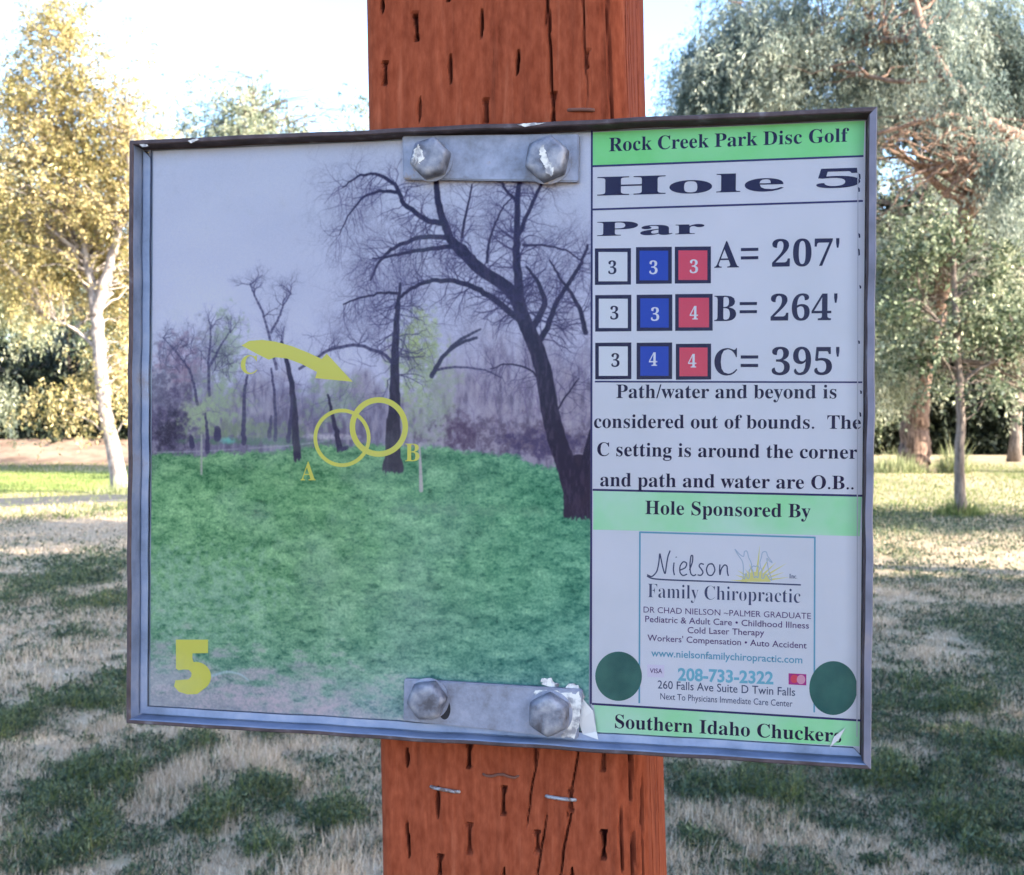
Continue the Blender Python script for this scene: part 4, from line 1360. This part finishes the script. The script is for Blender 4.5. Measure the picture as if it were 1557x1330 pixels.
# clamp plates and bolts
def plate(corners, y0, y1):
    pts = [S(px, py, -y0) for px, py in corners]
    import bmesh
    bm = bmesh.new()
    lo = [bm.verts.new((u, y1, z)) for u, z in pts]
    hi = [bm.verts.new((u, y0, z)) for u, z in pts]
    bm.faces.new(hi)
    bm.faces.new(lo[::-1])
    for i in range(4):
        bm.faces.new((lo[i], lo[(i + 1) % 4], hi[(i + 1) % 4], hi[i]))
    bmesh.ops.recalc_face_normals(bm, faces=bm.faces)
    bmesh.ops.bevel(bm, geom=bm.edges[:], offset=0.0007, segments=2, affect='EDGES')
    v = [tuple(q.co) for q in bm.verts]
    f = [tuple(q.index for q in p.verts) for p in bm.faces]
    bm.free()
    return v, f


def bolt(px, py, r, rot, parent, h0=0.0062, h1=-0.0035):
    u, z = S(px, py, -h1)
    v, f = [], []
    rings = ((1.0, h0, 0.25), (1.0, h1 + 0.0045, 0.3), (0.99, h1 + 0.0034, 0.45), (0.96, h1 + 0.0024, 0.7), (0.92, h1 + 0.0015, 0.9), (0.85, h1 + 0.0008, 1), (0.74, h1 + 0.0003, 1), (0.5, h1, 1), (0.2, h1 + 0.0002, 1))
    n = 48
    for s, y_, rd in rings:
        for k in range(n):
            a = 2 * math.pi * k / n
            ah = (a % (math.pi / 3)) - math.pi / 6
            hexr = r * math.cos(math.pi / 6) / math.cos(ah)
            rr = (hexr * (1 - rd) + min(hexr, r * 0.93) * rd) * s
            v.append((u + rr * math.cos(a + rot), y_, z + rr * math.sin(a + rot)))
    for i in range(len(rings) - 1):
        for k in range(n):
            f.append((i * n + k, i * n + (k + 1) % n, (i + 1) * n + (k + 1) % n, (i + 1) * n + k))
    f.append(tuple((len(rings) - 1) * n + k for k in range(n)))
    b = obj('bolt', v, f, BOLT, parent, smooth=True)
    # washer
    v, f = [], []
    for s, y_ in ((1.02, h0 + 0.0006), (1.02, h0 - 0.0004), (0.9, h0 - 0.0006)):
        for k in range(n):
            a = 2 * math.pi * k / n
            v.append((u + r * s * math.cos(a), y_, z + r * s * math.sin(a)))
    for i in range(2):
        for k in range(n):
            f.append((i * n + k, i * n + (k + 1) % n, (i + 1) * n + (k + 1) % n, (i + 1) * n + k))
    f.append(tuple(2 * n + k for k in range(n)))
    obj('washer', v, f, GALV, parent)
    return b


v, f = plate([(611, 206), (880, 203), (879, 276), (613, 272)], 0.0068, 0.0106)
p1 = obj('clamp_plate', v, f, GALV, sign)
v, f = plate([(614, 1032), (886, 1049), (878, 1124), (613, 1096)], 0.0068, 0.0106)
p2 = obj('clamp_plate', v, f, GALV, sign)
bolt(650, 237, 0.0126, 0.25, p1)
bolt(829, 238, 0.0136, 0.35, p1)
bolt(645, 1068, 0.0122, 0.15, p2)
bolt(832, 1090, 0.0130, 0.5, p2)
HOLE = mat('hole_shade', (0.02, 0.02, 0.025), 0.9)
obj('slot_hole_disc', [(S(676 + 9 * math.cos(a), 1078 + 16 * math.sin(a), -0.0067)[0], 0.0067, S(676 + 9 * math.cos(a), 1078 + 16 * math.sin(a), -0.0067)[1]) for a in np.linspace(0, 6.28, 20, endpoint=False)], [tuple(range(20))], HOLE, p2)  # flat dark disc on the plate, painted shade of the slot opening

# pale dried droppings / paint on plate and bolts
DROP = mat('dried_white_paint', (0.75, 0.74, 0.70), 0.9)
link(DROP, ramp(DROP, noise(DROP, 200, 5), [(0.38, (0.24, 0.23, 0.25)), (0.55, (0.60, 0.57, 0.55))]), bsdf(DROP).inputs['Base Color'])


def splat(pts, y, parent, th=0.0004, jit=1.2):
    q = np.array(pts, float)
    k = len(q)
    fine = []
    for i in range(k):
        a, b = q[i], q[(i + 1) % k]
        for t in np.linspace(0, 1, 6, endpoint=False):
            fine.append(a * (1 - t) + b * t + rng.normal(size=2) * jit)
    v = []
    for yy_ in (y, y + th):
        for p_ in fine:
            u, z = S(p_[0], p_[1], -y)
            v.append((u, yy_, z))
    n = len(fine)
    f = [tuple(range(n)), tuple(reversed(range(n, 2 * n)))] + [(i, i + n, (i + 1) % n + n, (i + 1) % n) for i in range(n)]
    return obj('white_splash', v, f, DROP, parent)


splat([(812, 1050), (838, 1050), (862, 1053), (881, 1052), (885, 1068), (881, 1098), (874, 1122), (850, 1121), (856, 1112), (866, 1100), (870, 1084), (862, 1070), (848, 1062), (830, 1058), (814, 1060)], 0.0064, sign)
splat([(820, 1036), (828, 1030), (838, 1034), (850, 1040), (843, 1043), (846, 1048), (834, 1044)], 0.0102, sign, jit=1.3)
splat([(858, 1046), (870, 1038), (882, 1044), (888, 1060), (884, 1066), (878, 1052), (868, 1050)], 0.0102, sign, jit=1.6)
splat([(820, 228), (826, 220), (829, 230), (833, 240), (842, 256), (838, 268), (830, 262), (827, 250)], -0.0038, sign, 0.0004, 1.1)
splat([(630, 226), (636, 219), (640, 228), (646, 240), (638, 247), (634, 240), (630, 252), (627, 240)], -0.0038, sign, 0.0004, 1.2)
splat([(285, 214), (300, 210), (303, 212), (290, 217)], -0.0004, sign, 0.0006, 0.4)
splat([(212, 219), (222, 219), (226, 222), (216, 223)], -0.0004, sign, 0.0006, 0.4)
splat([(786, 189), (808, 187), (830, 186), (820, 189), (798, 192)], -0.0004, sign, 0.0004, 0.4)
# peeled silvery film beside the lower plate
FILM = mat('lifted_film', (0.5, 0.5, 0.53), 0.35, 0.3)
u_ = [S(px, py, -0.0104) for px, py in ((886, 1062), (902, 1080), (907, 1112), (910, 1124), (886, 1116), (880, 1096))]
obj('lifted_film', [(a, 0.0104 - 0.0006 * (i % 2), b) for i, (a, b) in enumerate(u_)], [tuple(range(6))], FILM, sign)
obj('lifted_film', [(a, 0.0104, b) for a, b in [S(px, py, -0.0104) for px, py in ((1262, 1136), (1268, 1120), (1286, 1106), (1276, 1124))]], [(0, 1, 2, 3)], FILM, sign)

# ------------------------------------------------------------------ the wooden post
POST_Y = 0.0215
base_w = SIGN_C + SR @ Vector((0.0, POST_Y, 0.0))
post = empty('wooden_post', 'square reddish brown treated timber post with rows of short cuts behind the sign', 'post', (base_w.x, base_w.y, 0.0))
post.rotation_euler = (0, 0, a_)
D = 0.145
zc_ = SIGN_C.z
slots = []          # (u, z0, z1, halfwidth, depth, slant)


def SP(px, py):
    u, z = S(px, py, -POST_Y)
    return u, z + zc_


def slot(px, py, lpx=50, hw=0.00095, dep=0.008, sl=0.0):
    u, z = SP(px, py)
    hl = lpx / 2 / 2480 * random.uniform(0.65, 0.95)
    slots.append((u, z - hl, z + hl, hw * random.uniform(0.75, 1.2), dep * random.uniform(0.35, 0.9), random.uniform(-0.05, 0.05)))


for px, py, l in ((587, 12, 30), (686, -5, 30), (638, 44, 56), (737, 40, 48), (840, 38, 44), (591, 114, 52), (690, 108, 50), (792, 100, 42), (895, 95, 30), (642, 170, 48), (742, 172, 48), (844, 168, 48), (783, -20, 40), (885, -25, 40)):
    slot(px, py, l)
for px, py, l in ((613, 1155, 44), (709, 1152, 50), (811, 1152, 50), (915, 1155, 50), (661, 1225, 50), (761, 1222, 50), (865, 1222, 50), (614, 1282, 60), (708, 1280, 54), (812, 1285, 50), (914, 1290, 44), (663, 1322, 40), (762, 1345, 50), (865, 1350, 50), (955, 1150, 60)):
    slot(px, py, l)
# cracks: long thin, some slanted
for px, py, l, hw, sl in ((842, 100, 170, 0.0006, 0.05), (836, -20, 120, 0.0007, 0.0), (892, 40, 260, 0.0003, 0.03), (806, 1200, 120, 0.0003, -0.16), (818, 1300, 110, 0.0004, -0.16),
                          (870, 1180, 130, 0.0003, -0.16), (855, 1290, 120, 0.0005, -0.17), (955, 1180, 90, 0.0006, 0.02), (940, 1280, 100, 0.0006, 0.05), (957, 1310, 70, 0.0008, 0.0), (970, 1240, 60, 0.0006, 0.0)):
    u, z = SP(px, py)
    hl = l / 2 / 2480
    slots.append((u, z - hl, z + hl, hw, 0.0045, sl))
# more rows where the sign hides the timber and above/below the frame edge
for k in range(-9, 10):
    for j in range(4):
        zz = zc_ + k * 0.0262
        uu = -0.046 + j * 0.0405 + (0.0202 if k % 2 else 0)
        if abs(k * 0.0262) < 0.165 and uu < 0.08:
            slots.append((uu + random.uniform(-.001, .001), zz - 0.010, zz + 0.010, 0.0014, 0.006, 0))
# side face, measured as arc beyond the front face
side = []
for s_0, z0, z1, hw in ((0.012, 0.10, 0.42, 0.0007), (0.030, 0.19, 0.30, 0.0009), (0.055, 0.17, 0.6, 0.0016), (0.078, 0.2, 0.5, 0.0008), (0.02, -0.5, -0.2, 0.0007), (0.045, -0.4, -0.19, 0.0012), (0.07, -0.33, -0.22, 0.0008), (0.1, -0.6, 0.4, 0.0013), (0.04, 0.22, 0.27, 0.0008), (0.09, -.25, -.19, 0.001)):
    side.append((s_0, zc_ + z0, zc_ + z1, hw))
WF, RC, RL = 0.1545, 0.020, 0.006         # front width at the sign, corner radii
cols = []                                # (kind, x fraction offset...) as points and normals on a unit section
xl, xr = 0.0, WF


def addc(x, y, nx_, ny_, tag, s):
    cols.append((x, y, nx_, ny_, tag, s))


for a in np.linspace(math.pi, 1.5 * math.pi, 5):
    addc(xl + RL + RL * math.cos(a), RL + RL * math.sin(a), math.cos(a), math.sin(a), 'F', 0)
for x_ in np.arange(xl + RL + 0.0008, xr - RC, 0.00085):
    addc(x_, 0, 0, -1, 'F', 0)
for a in np.linspace(1.5 * math.pi, 2 * math.pi, 26):
    addc(xr - RC + RC * math.cos(a), RC + RC * math.sin(a), math.cos(a), math.sin(a), 'R', RC * (a - 1.5 * math.pi))
for y_ in np.arange(RC + 0.0015, D - 0.006, 0.0015):
    addc(xr, y_, 1, 0, 'R', RC * math.pi / 2 + y_ - RC)
for a in np.linspace(0, 0.5 * math.pi, 5):
    addc(xr - 0.006 + 0.006 * math.cos(a), D - 0.006 + 0.006 * math.sin(a), math.cos(a), math.sin(a), 'B', 0)
for x_ in np.linspace(xr - 0.02, xl + 0.02, 6):
    addc(x_, D, 0, 1, 'B', 0)
for a in np.linspace(0.5 * math.pi, math.pi, 5):
    addc(xl + 0.006 + 0.006 * math.cos(a), D - 0.006 + 0.006 * math.sin(a), math.cos(a), math.sin(a), 'B', 0)
for y_ in np.linspace(D - 0.02, 0.02, 8):
    addc(xl, y_, -1, 0, 'B', 0)
zr = np.unique(np.round(np.concatenate([np.linspace(-0.05, 1.02, 40), np.arange(1.02, 1.235, 0.0016), np.linspace(1.235, 1.57, 60), np.arange(1.57, 1.79, 0.0016), np.linspace(1.79, 2.6, 50)]), 5))
cx_a = np.array([c[0] for c in cols])
cy_a = np.array([c[1] for c in cols])
cnx = np.array([c[2] for c in cols])
cny = np.array([c[3] for c in cols])
isR = np.array([c[4] == 'R' for c in cols])
isF = np.array([c[4] == 'F' for c in cols])
cs_ = np.array([c[5] for c in cols])
ZZ, II = np.meshgrid(zr, np.arange(len(cols)), indexing='ij')
vv = np.clip(ZZ - zc_, -0.34, 0.34)
left = -0.0704 - 0.0173 * vv
wid = (0.0900 - 0.030 * vv) - left
tfrac = cx_a[II] / WF
Xp = left + tfrac * wid
Yp = cy_a[II] + 0 * ZZ
dep = np.zeros_like(Xp)
for u, z0, z1, hw, dp, sl in slots:
    zm = (z0 + z1) / 2
    hl = (z1 - z0) / 2
    t = (ZZ - zm) / hl
    if hw > 0.001:       # an incision: a little wider at both ends
        ww = hw * (0.62 + 1.25 * np.clip(np.abs(t + 0.08), 0, 1) ** 3 + (vnoise(ZZ * 300, 0 * ZZ + u * 700, 1.0, 6, 2) - 0.5) * 0.8)
    else:
        ww = hw * np.clip(1.3 - np.abs(t), 0.2, 1)
    uc = u - sl * (ZZ - zm) + (vnoise(ZZ * 60, 0 * ZZ + u * 900, 1.0, 4, 2) - 0.5) * 0.0016
    m = np.clip((ww + 0.0004 - np.abs(Xp - uc)) / 0.0008, 0, 1) * np.clip((1.04 - np.abs(t)) * 9, 0, 1)
    m = m * (isF | isR)[II]
    dep = np.maximum(dep, m * dp)
for s0, z0, z1, hw in side:
    zm, hl = (z0 + z1) / 2, (z1 - z0) / 2
    sc0 = s0 + (vnoise(ZZ * 25, 0 * ZZ + s0 * 400, 1.0, 14, 2) - 0.5) * 0.005
    m = np.clip((hw * 0.6 + 0.0005 - np.abs(cs_[II] - sc0)) / 0.0008, 0, 1) * np.clip((1 - np.abs((ZZ - zm) / hl)) * 6, 0, 1) * isR[II]
    dep = np.maximum(dep, m * 0.005)
ps = (II * 0.0009)
rough = (vnoise(ps * 180, ZZ * 9, 1.0, 33, 3) - 0.5) * 0.0009 + (vnoise(ps * 30, ZZ * 4, 1.0, 34, 2) - 0.5) * 0.0022
fade = np.clip(np.where(isR[II], 1.6, 1.0), 0, 2)
offn = rough * fade - dep
Xp = Xp + cnx[II] * offn
Yp = Yp + cny[II] * offn
nc = len(cols)
idx = np.arange(len(zr) * nc).reshape(len(zr), nc)
i2 = np.roll(idx, -1, axis=1)
fq = np.stack([idx[:-1], i2[:-1], i2[1:], idx[1:]], -1).reshape(-1, 4).tolist()
fq.append(tuple(idx[-1].tolist()))
WOOD = mat('treated_timber', (0.45, 0.13, 0.05), 0.9, spec=0.06)
w1 = noise(WOOD, 9, 6, (14, 14, 1.0), 0.6)
w2 = noise(WOOD, 2.4, 4, (3, 3, 1.0), 0.6)
w3 = noise(WOOD, 260, 4, (1, 1, 0.35), 0.6)
wc = ramp(WOOD, w1, [(0.28, (0.09, 0.019, 0.009)), (0.44, (0.20, 0.044, 0.019)), (0.58, (0.25, 0.058, 0.026)), (0.76, (0.37, 0.125, 0.07))])
wc = mixc(WOOD, w2, wc, (1.0, 0.86, 0.78), 'MULTIPLY')
wc = mixc(WOOD, 0.4, wc, ramp(WOOD, w3, [(0.3, (0.075, 0.013, 0.007)), (0.7, (0.31, 0.085, 0.045))]))
cutn = node(WOOD, 'ShaderNodeAttribute', attribute_name='cut_shade')      # shade painted into the cuts, darker where they go deeper
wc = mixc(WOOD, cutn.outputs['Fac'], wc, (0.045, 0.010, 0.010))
link(WOOD, wc, bsdf(WOOD).inputs['Base Color'])
bump(WOOD, w1, 0.35, 0.0012)
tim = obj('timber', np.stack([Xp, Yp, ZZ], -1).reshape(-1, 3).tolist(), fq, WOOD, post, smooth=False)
ca = tim.data.attributes.new('cut_shade', 'FLOAT', 'POINT')
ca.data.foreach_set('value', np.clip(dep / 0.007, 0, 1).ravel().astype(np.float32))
STAPLE = mat('staple_wire', (0.27, 0.27, 0.31), 0.55, 0.4)
link(STAPLE, ramp(STAPLE, noise(STAPLE, 300, 3), [(0.4, (0.15, 0.10, 0.09)), (0.55, (0.30, 0.31, 0.36))]), bsdf(STAPLE).inputs['Base Color'])
RSTAPLE = mat('rusted_staple_wire', (0.14, 0.06, 0.045), 0.8, 0.1)
for (x0, y0), (x1, y1), m, bend in (((651, 1200), (693, 1208), STAPLE, 0), ((827, 1215), (871, 1221), STAPLE, 0), ((731, 1181), (784, 1184), RSTAPLE, 1), ((664, 311), (720, 311), RSTAPLE, 1), ((868, 171), (905, 171), RSTAPLE, 0)):
    tb2 = Tubes()
    a, b = SP(x0, y0), SP(x1, y1)
    r = 0.0011 if not bend else 0.0008
    pts = [(a[0], 0.004, a[1]), (a[0], 0.0002, a[1])]
    for t in np.linspace(0.1, 0.9, 6):
        pts.append((a[0] + (b[0] - a[0]) * t, -0.0002 - 0.0008 * math.sin(t * 3.14), a[1] + (b[1] - a[1]) * t - bend * 0.0010 * math.sin(t * 9)))
    pts += [(b[0], 0.0002, b[1]), (b[0], 0.004, b[1])]
    tb2.add(pts, [r] * len(pts), 8)
    tb2.build('staple', m, post)['label'] = 'bright wire staple in the timber' if m is STAPLE else 'rusty wire staple in the timber'
